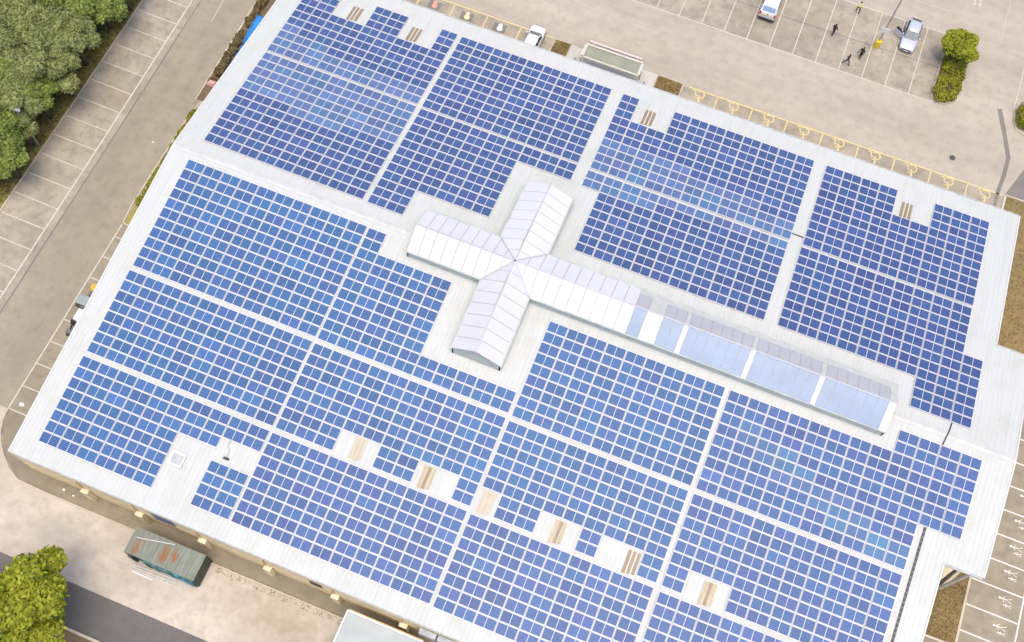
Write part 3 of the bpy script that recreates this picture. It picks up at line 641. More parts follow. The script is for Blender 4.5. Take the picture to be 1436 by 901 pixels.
pm = MB().box(-PW / 2, PW / 2, -PH / 2, PH / 2, 0, PT, 'm_alu').mesh('solar_panel')
hwc = 0.79; cm = MB().box(-hwc / 2, hwc / 2, -CELL_H / 2, CELL_H / 2, 0, 0.004, 'm_cells').mesh('cell_field')
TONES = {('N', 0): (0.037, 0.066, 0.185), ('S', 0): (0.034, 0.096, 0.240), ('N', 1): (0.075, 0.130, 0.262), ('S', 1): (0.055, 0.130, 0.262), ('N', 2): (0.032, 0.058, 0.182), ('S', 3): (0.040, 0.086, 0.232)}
NP = 0
MOUNT = 0.09
for ai, (side, u0, v0, cells, label, tone) in enumerate(ARR):
    sg = -1 if side == 'N' else 1
    pu = min(cells) * PX + u0; 
    root = thing('solar_array', label, 'solar array', (pu, v0 * CA, 9 - abs(v0) * SA), 'solar arrays on the supermarket roof')
    root.rotation_euler = (sg * 0.122139, 0, 0)
    c0 = min(cells)
    gx = RNG.uniform(-1, 1, (40, 40)); rail = MB()
    for c in sorted(cells):
        x = (c - c0) * PX + CWX / 2
        ys = [-(r * PY) - CWY / 2 for r in cells[c]]
        for xx in (x - 0.45, x + 0.45): rail.box(xx - 0.02, xx + 0.02, min(ys) - 0.5, max(ys) + 0.5, 0.0, MOUNT - 0.002, 'm_alu')
        for r in cells[c]:
            NP += 1
            p = bpy.data.objects.new('solar_panel', pm); COL.objects.link(p); p.parent = root
            p.location = (x, -(r * PY) - CWY / 2, MOUNT); p.rotation_euler = (random.uniform(-0.004, 0.004), random.uniform(-0.003, 0.003), 0)
            tn = tone(c, r); k = (side, tn) if (side, tn) in TONES else (side, 0)
            base = TONES[k]
            q = gx[c, r + 3] * 0.5 + random.uniform(-0.5, 0.5)
            val = 1 + 0.22 * q; hue = random.uniform(-1, 1)
            if random.random() < 0.06: val *= 1.13
            if random.random() < 0.07: hue = -1.4; val *= 0.95
            colr = (base[0] * val * (1 - 0.13 * hue), base[1] * val * (1 + 0.075 * hue), base[2] * val, 1)
            for sx in (-1, 1):
                h = bpy.data.objects.new('cell_field', cm); COL.objects.link(h); h.parent = p
                h.location = (sx * (hwc / 2 + 0.0225), 0, PT + 0.001); v2 = random.uniform(0.985, 1.015); h.color = (colr[0] * v2, colr[1] * v2, colr[2] * v2, 1)
    tag(rail.build('mounting_rails', root, inv=False), kind='stuff')

# cables and small roof fittings
plain('m_tray', (0.055, 0.055, 0.06), 0.6)
def cable(pts, rad, label, name='cable', mat='m_dark', group=None):
    return tag(MB().tube(pts, rad, mat, 6).build(name), label, 'cable', group)
cable([(52.32, 1.22, rz(1.22) + 0.07), (52.25, 0.5, rz(0.5) + 0.08), (52.1, -0.2, 9.08), (52.0, -1.0, rz(1.0) + 0.06)], 0.05, 'black cable crossing the ridge between two solar arrays')
cable([(34.55, 14.35, rz(14.35) + 0.12), (35.2, 14.3, rz(14.3) + 0.06), (36.2, 14.25, rz(14.25) + 0.12)], 0.045, 'short dark cable linking the arrays across the aisle by the disabled bays')
mb = MB()
yy = -8.0
while yy > -29.6:
    y2 = yy - 0.42; rprism(mb, 52.40, 52.60, y2 + 0.03, yy, 0.03, 0.10, 'm_tray'); yy = y2
rprism(mb, 52.43, 52.57, -29.6, -8.0, 0.024, 0.07, 'm_steel')
tag(mb.build('cable_tray'), 'long dark cable tray running down the roof beside the grass bed', 'cable tray')
jb = thing('junction_box', 'small black junction box with a thin cable near the roof hatch', 'junction box', (-2.67, -23.88, rz(23.88)))
rprism(MB(), -2.95, -2.45, -23.98, -23.80, 0.02, 0.16, 'm_dark').build('box_body', jb)
MB().tube([(-2.7, -23.9, rz(23.9) + 0.08), (-2.75, -23.2, rz(23.2) + 0.04), (-3.1, -22.7, rz(22.7) + 0.04), (-2.9, -22.1, rz(22.1) + 0.08)], 0.02, 'm_steel', 5).build('lead', jb)
for i, (x, y) in enumerate(((52.6, 6.05), (51.9, 6.2))):
    o = MB(); rprism(o, x - 0.14, x + 0.14, y - 0.1, y + 0.1, 0.0, 0.1, 'm_dark')
    tag(o.build('junction_box'), 'tiny black junction box in the gap at the outer end of the corner arrays', 'junction box', 'junction boxes at the array ends')

# ------------------------------------------------------------------ vegetation
def leaf_mesh(name, lumps, n, size, mat, elong=1.6, low=-0.35, shell=(0.72, 1.05)):
    """leaf quads spread through the shells of ellipsoid lumps: (cx,cy,cz,rx,ry,rz)"""
    L = np.array(lumps); wgt = L[:, 3] * L[:, 4]; wgt = wgt / wgt.sum()
    idx = RNG.choice(len(L), n, p=wgt)
    dirs = RNG.normal(size=(n, 3)); dirs /= np.linalg.norm(dirs, axis=1)[:, None]
    dirs[:, 2] = np.where(dirs[:, 2] < low, -dirs[:, 2], dirs[:, 2])
    rad = RNG.uniform(shell[0], shell[1], n)[:, None]
    c = L[idx, :3] + dirs * L[idx, 3:6] * rad
    nrm = dirs * 0.8 + np.array([0, 0, 0.55]) + RNG.normal(size=(n, 3)) * 0.5; nrm /= np.linalg.norm(nrm, axis=1)[:, None]
    t = RNG.normal(size=(n, 3)); t -= nrm * (t * nrm).sum(1)[:, None]; t /= np.linalg.norm(t, axis=1)[:, None]
    b = np.cross(nrm, t); s = size * RNG.uniform(0.6, 1.35, n)[:, None]
    V = np.empty((n, 4, 3)); V[:, 0] = c - t * s * elong * 0.5; V[:, 1] = c - b * s * 0.5 - nrm * s * 0.08; V[:, 2] = c + t * s * elong * 0.5; V[:, 3] = c + b * s * 0.5 - nrm * s * 0.08
    return fast_mesh(name, V.reshape(-1, 3), n, 4, mat)
def fast_mesh(name, V, n, k, mat):
    me = bpy.data.meshes.new(name); me.vertices.add(n * k); me.vertices.foreach_set('co', V.astype(np.float32).ravel())
    me.loops.add(n * k); me.loops.foreach_set('vertex_index', np.arange(n * k, dtype=np.int32))
    me.polygons.add(n); me.polygons.foreach_set('loop_start', np.arange(0, n * k, k, dtype=np.int32)); me.polygons.foreach_set('loop_total', np.full(n, k, dtype=np.int32))
    me.materials.append(MATS[mat]); me.update(calc_edges=True); me.validate(); return me
def tuft_mesh(name, poly_fn, n, h, mat):
    P = poly_fn(n); n = len(P); a = RNG.uniform(0, 2 * math.pi, n); s = h * RNG.uniform(0.5, 1.3, n)
    dx, dy = np.cos(a) * s * 0.22, np.sin(a) * s * 0.22
    V = np.empty((n, 3, 3)); V[:, 0] = np.stack([P[:, 0] - dx, P[:, 1] - dy, P[:, 2]], 1); V[:, 1] = np.stack([P[:, 0] + dx, P[:, 1] + dy, P[:, 2]], 1)
    V[:, 2] = np.stack([P[:, 0] + RNG.normal(size=n) * s * 0.6, P[:, 1] + RNG.normal(size=n) * s * 0.6, P[:, 2] + s], 1)
    return fast_mesh(name, V.reshape(-1, 3), n, 3, mat)
def rect_pts(x0, x1, y0, y1, z=0.02): return lambda n: np.stack([RNG.uniform(x0, x1, n), RNG.uniform(y0, y1, n), np.full(n, z)], 1)
def stuff(name, me, label, cat):
    o = bpy.data.objects.new(name, me); COL.objects.link(o); return tag(o, label, cat, kind='stuff')
def tree(label, x, y, h, r, mat, n=9000, leaf=0.30, group=None, name='tree', lumps_n=26, flat=0.8, spread=0.86):
    """h: top of crown, r: crown radius"""
    t = thing(name, label, 'tree', (x, y, 0), group)
    cz = h - r * flat; core = 0.62 if spread < 1 else 0.5; lumps = [(0, 0, cz, r * core, r * core, r * core * flat)]
    for i in range(lumps_n):
        a = random.uniform(0, 6.28); el = random.uniform(-0.25, 1.25); q = random.uniform(0.5, spread) * r; s = r * random.uniform(0.17, 0.40)
        lumps.append((math.cos(a) * math.cos(el) * q, math.sin(a) * math.cos(el) * q, cz + math.sin(el) * q * flat, s, s, s * 0.8))
    trk = MB(); bx_, by_ = random.uniform(-.25, .25), random.uniform(-.25, .25)
    trk.tube([(0, 0, -0.05), (0.0, 0.02, 0.5), (bx_ * 0.5, by_ * 0.5, cz * 0.5), (bx_, by_, cz)], [0.24, 0.18, 0.15, 0.09], 'm_bark', 8)
    for i in range(6):
        a = i * 1.05 + random.uniform(-.3, .3); q = r * random.uniform(0.45, 0.75); z0 = cz * random.uniform(0.5, 0.85)
        trk.tube([(bx_ * 0.8, by_ * 0.8, z0), (math.cos(a) * q * 0.5, math.sin(a) * q * 0.5, z0 + 0.45 * (cz - z0) + 0.3), (math.cos(a) * q, math.sin(a) * q, cz + random.uniform(-.1, .35) * r)], [0.09, 0.06, 0.03], 'm_bark', 6)
    local(trk, 'trunk', t, True)
    o = bpy.data.objects.new('crown', leaf_mesh('crown', lumps, n, leaf, mat, elong=2.6 if 'sage' in mat else 1.7)); COL.objects.link(o); o.parent = t
    return t
# tree belt floor and verge
surf('tree_belt_floor', rect(-120, -38.3, -60, 80), 0.006, 'm_wood_floor', 'dark leafy ground under the tree belt', 'ground')
surf('grass_verge', rect(-38.3, -36.33, -60, 80), 0.010, 'm_verge', 'narrow rough grass verge between the bays and the trees', 'verge')
stuff('verge_grass', tuft_mesh('verge_grass', rect_pts(-38.6, -36.4, -20, 35), 7000, 0.28, 'm_grass_mix'), 'rough dry grass growing along the tree belt kerb', 'grass')
stuff('undergrowth', leaf_mesh('undergrowth', [(random.uniform(-60, -39.0), random.uniform(-18, 40), 0.1, 1.3, 1.3, 0.8) for _ in range(260)], 40000, 0.26, 'm_leaf_green'), 'dark green undergrowth filling the floor of the tree belt', 'undergrowth')
belt = [  # photo pixel of the crown centre, crown-centre height, radius, kind
    (18, 22, 5.0, 3.1, 0), (62, 14, 5.2, 3.0, 0), (104, 14, 5.0, 3.1, 1), (150, 6, 4.2, 2.9, 1), (182, -14, 3.6, 2.4, 1),
    (-14, 62, 5.0, 3.0, 1), (30, 66, 5.4, 3.0, 0), (74, 60, 5.6, 3.2, 0), (112, 52, 5.0, 2.7, 0), (92, 100, 4.6, 2.7, 0),
    (52, 104, 5.0, 2.8, 0), (14, 112, 5.0, 2.8, 1), (62, 136, 4.2, 2.2, 2), (34, 150, 4.6, 2.6, 0), (-6, 158, 4.6, 2.7, 1),
    (40, 182, 3.4, 1.9, 0), (10, 196, 4.2, 2.5, 1), (20, 226, 3.6, 2.1, 1), (-14, 232, 4.0, 2.5, 1), (-20, 10, 5.2, 3.1, 0), (-30, 110, 5, 3, 0), (-40, 190, 5, 3, 1), (140, -22, 5, 3, 1), (85, -26, 5.2, 3, 0), (30, -28, 5.2, 3, 0)]
LAB = ['tall sage green willow-like tree in the tree belt beyond the kerbside parking bays', 'mid green bushy tree in the tree belt beyond the kerbside parking bays', 'small fresh green tree leaning out of the tree belt towards the bays']
GRP = ['sage green trees of the belt', 'mid green trees of the belt', None]
SPEC = {3: 'mid green tree overhanging the verge at the end of the lane line', 7: 'broadest sage green tree crown in the middle of the tree belt', 17: 'low mid green tree at the thin end of the tree belt beside the verge', 15: 'small sage green tree beside the thin grey lamp post at the verge'}
for bi_, (px, py, hz, r, k) in enumerate(belt):
    x, y, _ = G(px, py, hz); x -= 1.0
    tree(SPEC.get(bi_, LAB[k]), x, y, hz + r * 0.8, r, ('m_leaf_sage', 'm_leaf_green', 'm_leaf_green')[k], 11000 if k == 0 else 9000, 0.19 if k == 0 else 0.24, GRP[k])
# lone tree by the service road
x, y, _ = G(30, 856, 4.6); tree('large bright green tree beside the dark service road', x, y, 7.6, 3.9, 'm_leaf_bright', 15000, 0.25, lumps_n=34, spread=1.16)
x, y, _ = G(-30, 905, 4.2); tree('bright green tree behind the large one at the service road verge', x, y, 6.6, 3.2, 'm_leaf_bright', 9000, 0.26)
# planted island in the top car park
def hedge_lumps(poly_fn, n, top, r): 
    P = poly_fn(n); return [(p[0], p[1], top - r * 0.75, r, r, r * 0.75) for p in P]
isl = thing('planted_island', 'long kerbed island with a clipped yellow green hedge beside the silver car', 'planting', (46.3, 44, 0))
ip = [(44.95, 49.2), (44.95, 41.0), (45.1, 40.2), (45.7, 39.75), (46.5, 39.85), (47.3, 40.4), (47.75, 41.4), (47.85, 43), (47.75, 46), (47.4, 49.2)]
kz = MB().prism(ip, 0, 0.12, 'm_kerb'); kz.build('kerb_edge', isl)
cxm, cym = 46.35, 44.4
inner = [(cxm + (a - cxm) * 0.86, cym + (b - cym) * 0.965) for a, b in ip]
MB().prism(inner, 0.121, 0.5, 'm_soil').build('soil', isl)
def in_poly(n, poly, shrink=1.0):
    P = []; xs = [p[0] for p in poly]; ys = [p[1] for p in poly]
    while len(P) < n:
        x, y = random.uniform(min(xs), max(xs)), random.uniform(min(ys), max(ys)); c = False
        for i in range(len(poly)):
            (x1, y1), (x2, y2) = poly[i], poly[i - 1]
            if (y1 > y) != (y2 > y) and x < (x2 - x1) * (y - y1) / (y2 - y1) + x1: c = not c
        if c: P.append((x, y, 0))
    return P
inner2 = [(cxm + (a - cxm) * 0.72, cym + (b - cym) * 0.96) for a, b in ip]
lm = [(x - 46.3, y - 44, 0.62, 0.45, 0.45, 0.42) for x, y, _ in in_poly(150, inner2) if not (abs(x - 46.35) < 0.36 and abs(y - 41.7) < 0.6)]
o = bpy.data.objects.new('hedge', leaf_mesh('hedge', lm, 15000, 0.15, 'm_leaf_hedge', low=-0.9)); COL.objects.link(o); o.parent = isl
o = bpy.data.objects.new('dry_centre', leaf_mesh('dry_centre', [(0.05 + random.uniform(-.4, .4), -2.3 + random.uniform(-.6, .6), 0.55, 0.35, 0.35, 0.3) for _ in range(20)], 1500, 0.14, 'm_leaf_brown')); COL.objects.link(o); o.parent = isl
x, y, _ = G(1346, 66, 3.0); tree('small round bright green tree standing in the hedged island', x, y, 4.5, 1.95, 'm_leaf_bright', 9000, 0.2, lumps_n=30)
isl2 = thing('rounded_hedge', 'rounded clipped green hedge beside the trench repair', 'hedge', (55.6, 41.5, 0))
rp = [(53.75, 43.2), (53.65, 41.6), (53.8, 40.5), (54.3, 39.7), (55.2, 39.35), (56.4, 39.4), (57.3, 40.2), (57.6, 41.5), (57.5, 43.2)]
MB().prism(rp, 0, 0.12, 'm_kerb').build('kerb_edge', isl2)
rp2 = [(55.6 + (a - 55.6) * 0.78, 41.4 + (b - 41.4) * 0.78) for a, b in rp]
o = bpy.data.objects.new('foliage', leaf_mesh('foliage', [(x - 55.6, y - 41.5, 0.68, 0.45, 0.45, 0.5) for x, y, _ in in_poly(110, rp2)], 15000, 0.11, 'm_leaf_hedge', low=-0.9)); COL.objects.link(o); o.parent = isl2
# grass beds
surf('grass_bed', rect(54.9, 70, YE1 - 0.3, 31.4), 0.02, 'm_bed', 'brown grass bed beside the store corner and trench repair', 'grass bed')
surf('grass_bed', [(54.4, -14.1), (59.55, -14.05), (59.55, -7.3), (54.4, -7.3)], 0.02, 'm_bed', 'brown grass bed between the store and the family bays', 'grass bed')
surf('gravel_bed', [(54.4, -40), (59.55, -40), (59.55, -14.25), (54.4, -14.3)], 0.02, 'm_strip', 'dark gravel beyond the white edged grass bed', 'gravel')
surf('grass_bed', [(6.05, 25), (7.75, 25), (7.75, 31.45), (6.05, 31.4)], 0.06, 'm_bed', 'small square grass bed between the white car and the entrance paving', 'grass bed')
surf('grass_bed', [(17.65, 25), (20.33, 25), (20.33, 31.3), (17.65, 31.38)], 0.06, 'm_bed', 'small square grass bed between the entrance paving and the first wheelchair bay', 'grass bed')
stuff('dry_grass', tuft_mesh('dry_grass', rect_pts(54.95, 64, 13, 31.3), 11000, 0.14, 'm_grass_dry'), 'dry brown grass of the bed beside the trench repair', 'grass')
stuff('dry_grass', tuft_mesh('dry_grass', rect_pts(54.6, 59.5, -14, -7.7), 6000, 0.13, 'm_grass_dry'), 'dry brown grass of the bed beside the family bays', 'grass')
stuff('bed_grass', tuft_mesh('bed_grass', rect_pts(6.1, 7.7, 27, 31.35, 0.06), 1300, 0.18, 'm_grass_dry'), 'brown grass of the small bed beside the white car', 'grass')
stuff('bed_grass', tuft_mesh('bed_grass', rect_pts(17.7, 20.25, 27, 31.3, 0.06), 1900, 0.18, 'm_grass_dry'), 'brown grass of the small bed beside the first wheelchair bay', 'grass')
stuff('kerb_weeds', tuft_mesh('kerb_weeds', rect_pts(-1, 11, -32.0, -31.3), 500, 0.14, 'm_grass_mix'), 'thin weeds along the kerb beside the dirt patch', 'weeds')
# planting between lane and store
surf('planting_bed', [(-25.05, 9.8), (-19, 9.8), (-19, 40), (-25.05, 40)], 0.03, 'm_soil', 'brown planting bed under the store gable', 'planting bed')
surf('planting_bed', [(-24.7, -5.5), (-19, -5.5), (-19, 9.6), (-24.7, 8.9)], 0.03, 'm_verge', 'narrow green planting bed under the store gable', 'planting bed')
hb = thing('shrub_row', 'row of dry brown shrubs between the lane kerb and the blue tarpaulin', 'shrubs', (-24.2, 17, 0))
o = bpy.data.objects.new('foliage', leaf_mesh('foliage', [(random.uniform(-.45, -.1), random.uniform(-4.8, 12), 0.3, 0.4, 0.4, 0.4) for _ in range(60)], 6500, 0.2, 'm_leaf_brown')); COL.objects.link(o); o.parent = hb
local(MB().tube([(0, -4, 0), (0.1, -3.9, 0.8)], 0.03, 'm_bark', 5).tube([(0, 0, 0), (-.1, 0.1, 0.8)], 0.03, 'm_bark', 5).tube([(0, 4, 0), (.1, 4.1, 0.8)], 0.03, 'm_bark', 5), 'stems', hb)
hb = thing('low_hedge', 'low narrow green hedge along the lane kerb under the gable', 'hedge', (-24.2, 2.5, 0))
o = bpy.data.objects.new('foliage', leaf_mesh('foliage', [(random.uniform(-.15, .5), random.uniform(-5.6, 5.6), 0.4, 0.4, 0.5, 0.45) for _ in range(70)], 9000, 0.16, 'm_leaf_hedge')); COL.objects.link(o); o.parent = hb
local(MB().tube([(0, -3, 0), (0.1, -2.9, 0.6)], 0.03, 'm_bark', 5).tube([(0, 3, 0), (-.1, 3.1, 0.6)], 0.03, 'm_bark', 5), 'stems', hb)

# ------------------------------------------------------------------ blue tarpaulin over stored goods
tb = thing('tarpaulin_stack', 'stored goods under bright blue tarpaulins beside the store gable', 'tarpaulin', (-22.2, 17, 0))
def crumple(x0, x1, y0, y1, h, seed):
    rs = random.Random(seed); mb = MB(); nx, ny = 8, 14; v = []; f = []
    for j in range(ny + 1):
        for i in range(nx + 1):
            u, t = i / nx, j / ny; e = min(u, 1 - u, t * 1.6, (1 - t) * 1.6)
            z = h * min(1, e * 7) + rs.uniform(-.09, .09) * (1 if e > 0 else 0); z = max(0.02, z)
            v.append((x0 + (x1 - x0) * u + rs.uniform(-.06, .06), y0 + (y1 - y0) * t + rs.uniform(-.08, .08), z))
    for j in range(ny):
        for i in range(nx): a = j * (nx + 1) + i; f.append((a, a + 1, a + nx + 2, a + nx + 1))
    return mb.add(v, f, 'm_blue_tarp')
local(crumple(-1.65, 2.2, 0.3, 4.1, 2.0, 1), 'tarpaulin', tb, True); local(crumple(-1.45, 2.2, -4.0, 0.2, 1.7, 2), 'tarpaulin', tb, True)
local(MB().box(-0.7, 2.1, -3.2, -0.4, 0.0, 1.35, 'm_steel').box(-0.8, 2.1, 1.0, 3.4, 0.0, 1.7, 'm_steel'), 'pallet_goods', tb)
tag(MB().box(-24.75, -23.9, 11.6, 12.25, 0.0, 0.55, 'm_pink').box(-24.6, -24.0, 11.7, 12.1, 0.55, 0.75, 'm_pink').build('brick_pallet'), 'small stack of pinkish bricks at the end of the planting bed', 'bricks')

# ------------------------------------------------------------------ container, barrier, trailer
ct = thing('shipping_container', 'weathered green grey storage container with rust streaks on its roof', 'container', (-4.73, -32.4, 0))
x0, x1, y0, y1, H_ = -7.95, -1.5, -33.55, -31.27, 2.6
MB().box(x0, x1, y0 + 0.04, y1 - 0.04, 0.12, H_ - 0.08, 'm_container_end').box(x0 + 1.7, x1 - 0.15, y0 - 0.14, y0 + 0.039, 0.10, H_ - 0.35, 'm_container_side').build('body', ct)
mb = MB(); k = 0; xx = x0
while xx < x1 - 0.1:
    if k % 2: mb.box(xx, min(xx + 0.14, x1), y0, y1, H_ - 0.079, H_ - 0.03, 'm_container_roof')
    else: mb.box(xx, min(xx + 0.14, x1), y0, y1, H_ - 0.079, H_, 'm_container_roof')
    xx += 0.1402; k += 1
mb.build('roof', ct)
for xx in (x0, x1 - 0.12):
    for yy in (y0, y1 - 0.12): MB().box(xx + 0.002, xx + 0.118, yy - 0.012 if yy == y0 else yy + 0.012, yy + 0.108 if yy == y0 else yy + 0.132, 0, H_ - 0.082, 'm_container_end').build('corner_post', ct)
for i, xx in enumerate((-7.6, -6.2, -5.45, -4.0, -3.25, -2.0)):
    MB().box(xx, xx + 0.35, y0 - 0.19, y0 - 0.142 if i > 1 else y0 + 0.038, 0.14, H_ - 0.4, 'm_container_end' if i < 2 else 'm_container_side').build('side_rib', ct)
MB().box(-2.85, -2.05, y0 - 0.22, y0 - 0.195, 0.15, H_ - 0.45, 'm_blue_tarp').build('door_sheet', ct)
tag(MB().tube([(-7.5, -32.1, 2.645), (-4.3, -31.45, 2.645)], 0.04, 'm_white_bar', 8).build('loose_pole'), 'thin white pole lying across the container roof', 'pole')
br = thing('barrier_frame', 'bent white steel barrier frame leaning along the container side', 'barrier', (-6.5, -34.1, 0))
for pts in ([(-7.5, -34.0, 0.25), (-3.55, -33.82, 0.35), (-3.42, -34.05, 0.25), (-3.4, -34.3, 0.04), (-7.4, -34.42, 0.04)], [(-7.1, -34.2, 0.12), (-3.6, -34.08, 0.16)]): MB().tube(pts, 0.035, 'm_white_bar', 6).build('rail', br)
MB().tube([(-9.6, -34.3, 0.04), (-7.3, -34.42, 0.05)], 0.03, 'm_steel', 6).build('rail', br)
MB().box(-7.4, -5.4, -34.62, -34.50, 0.01, 0.08, 'm_white_bar').build('board', br)
for xx in (-6.4, -5.4, -4.4): MB().tube([(xx, -33.94, 0.28), (xx, -34.36, 0.04)], 0.02, 'm_steel', 5).build('rung', br)
tr = thing('box_trailer', 'pale grey flat roofed box trailer parked against the rear wall', 'trailer', (15, -33, 0))
MB().box(11.35, 18.0, -45, -30.95, 0.9, 3.08, 'm_grey_wall').build('body', tr)
MB().box(11.5, 17.9, -44.9, -31.08, 3.081, 3.15, 'm_trailer_roof').build('roof', tr)
for bx in ((11.3, 11.48, -45, -30.9), (11.49, 18.05, -31.06, -30.9)): MB().box(*bx, 3.081, 3.21, 'm_trim').build('roof_edge', tr)
MB().box(11.45, 18.05, -30.89, -30.8, 3.0, 3.12, 'm_cream_dark').build('rear_lip', tr)
for xx in (12.0, 16.8):
    for yy in (-33, -34.2, -42): MB().tube([(xx, yy, 0.48), (xx + 0.35, yy, 0.48)], 0.48, 'm_rubber', 16).build('wheel', tr)
MB().box(12.3, 16.8, -44, -32, 0.6, 0.9, 'm_dark').build('chassis', tr)

# ------------------------------------------------------------------ entrance shelter
es = thing('entrance_shelter', 'cream framed entrance shelter with a greenish translucent roof', 'shelter', (12.8, 29.3, 0.05))
zz = 2.65
MB().box(9.95, 15.75, 28.66, 30.05, zz - 0.03, zz + 0.02, 'm_shelter_glass').build('roof_sheet', es)
for nm, b in (('edge_beam', (9.75, 15.9, 30.06, 30.24, zz - 0.1, zz + 0.16)), ('edge_beam', (9.95, 15.9, 28.48, 28.65, zz - 0.1, zz + 0.10)), ('end_beam', (9.60, 9.94, 28.66, 30.05, zz - 0.1, zz + 0.1)), ('end_beam', (15.76, 16.05, 28.66, 30.05, zz - 0.1, zz + 0.12))):
    MB().box(*b, 'm_shelter_frame').build(nm, es)
MB().box(9.95, 15.65, 30.46, 30.66, zz - 0.05, zz + 0.22, 'm_shelter_pink').build('sign_beam', es)
for xx in (9.7, 15.9):
    for yy in (28.57, 30.15): MB().box(xx - 0.07, xx + 0.07, yy - 0.07, yy + 0.07, 0.05, zz - 0.103, 'm_shelter_frame').build('post', es)
for xx in (10.4, 15.2): MB().box(xx - 0.04, xx + 0.04, 30.24, 30.46, zz, zz + 0.08, 'm_shelter_frame').build('bracket', es)
for i, (xx, yy) in enumerate(((8.9, 29.4), (16.6, 29.35))):
    tag(MB().tube([(xx, yy, 0.05), (xx, yy, 0.9), (xx, yy, 0.95)], [0.11, 0.11, 0.06], 'm_steel', 10).build('bollard'), 'short grey bollard beside the entrance shelter', 'bollard', 'bollards by the entrance shelter')

# ------------------------------------------------------------------ cars
def ring_loft(secs, mat, mb=None):
    """secs: list of (y, [(x,z)...]) same count; closed rings"""
    mb = mb or MB(); n = len(secs[0][1]); v = []; f = []
    for y, pr in secs: v += [(x, y, z) for x, z in pr]
    for i in range(len(secs) - 1):
        for k in range(n): f.append((i * n + k, (i + 1) * n + k, (i + 1) * n + (k + 1) % n, i * n + (k + 1) % n))
    f.append(tuple(range(n))); f.append(tuple(range((len(secs) - 1) * n, len(secs) * n))[::-1])
    return mb.add(v, f, mat)
def hull(wb, ws, wt, zb, zs, zt):
    return [(-wb, zb), (-ws, zb + 0.18), (-ws, zs * 0.55 + zb * 0.45), (-ws * 0.985, zs), (-wt, zt), (-wt * 0.5, zt + 0.02), (wt * 0.5, zt + 0.02), (wt, zt), (ws * 0.985, zs), (ws, zs * 0.55 + zb * 0.45), (ws, zb + 0.18), (wb, zb)]
def wheelset(t, xs, ys, r=0.31):
    for x in xs:
        for y in ys:
            s = 1 if x > 0 else -1
            wh = local(MB().tube([(x - s * 0.20, y, r), (x - s * 0.02, y, r), (x, y, r)], [r, r, r * 0.9], 'm_rubber', 18), 'wheel', t)
            rm = MB().tube([(x - s * 0.01, y, r), (x + s * 0.012, y, r)], r * 0.62, 'm_steel', 12).build('rim', wh, inv=False)
def quadp(t, name, pts, mat, off=0.0, parent=None):
    mb = MB(); p = [Vector(q) for q in pts]; nr = (p[1] - p[0]).cross(p[-1] - p[0]).normalized()
    v = [q + nr * 0.012 for q in p] + [q - nr * 0.01 for q in p]; n = len(p)
    mb.add(v, [tuple(range(n)), tuple(range(n, 2 * n))[::-1]] + [(i, n + i, n + (i + 1) % n, (i + 1) % n) for i in range(n)], mat)
    return local(mb, name, parent or t)
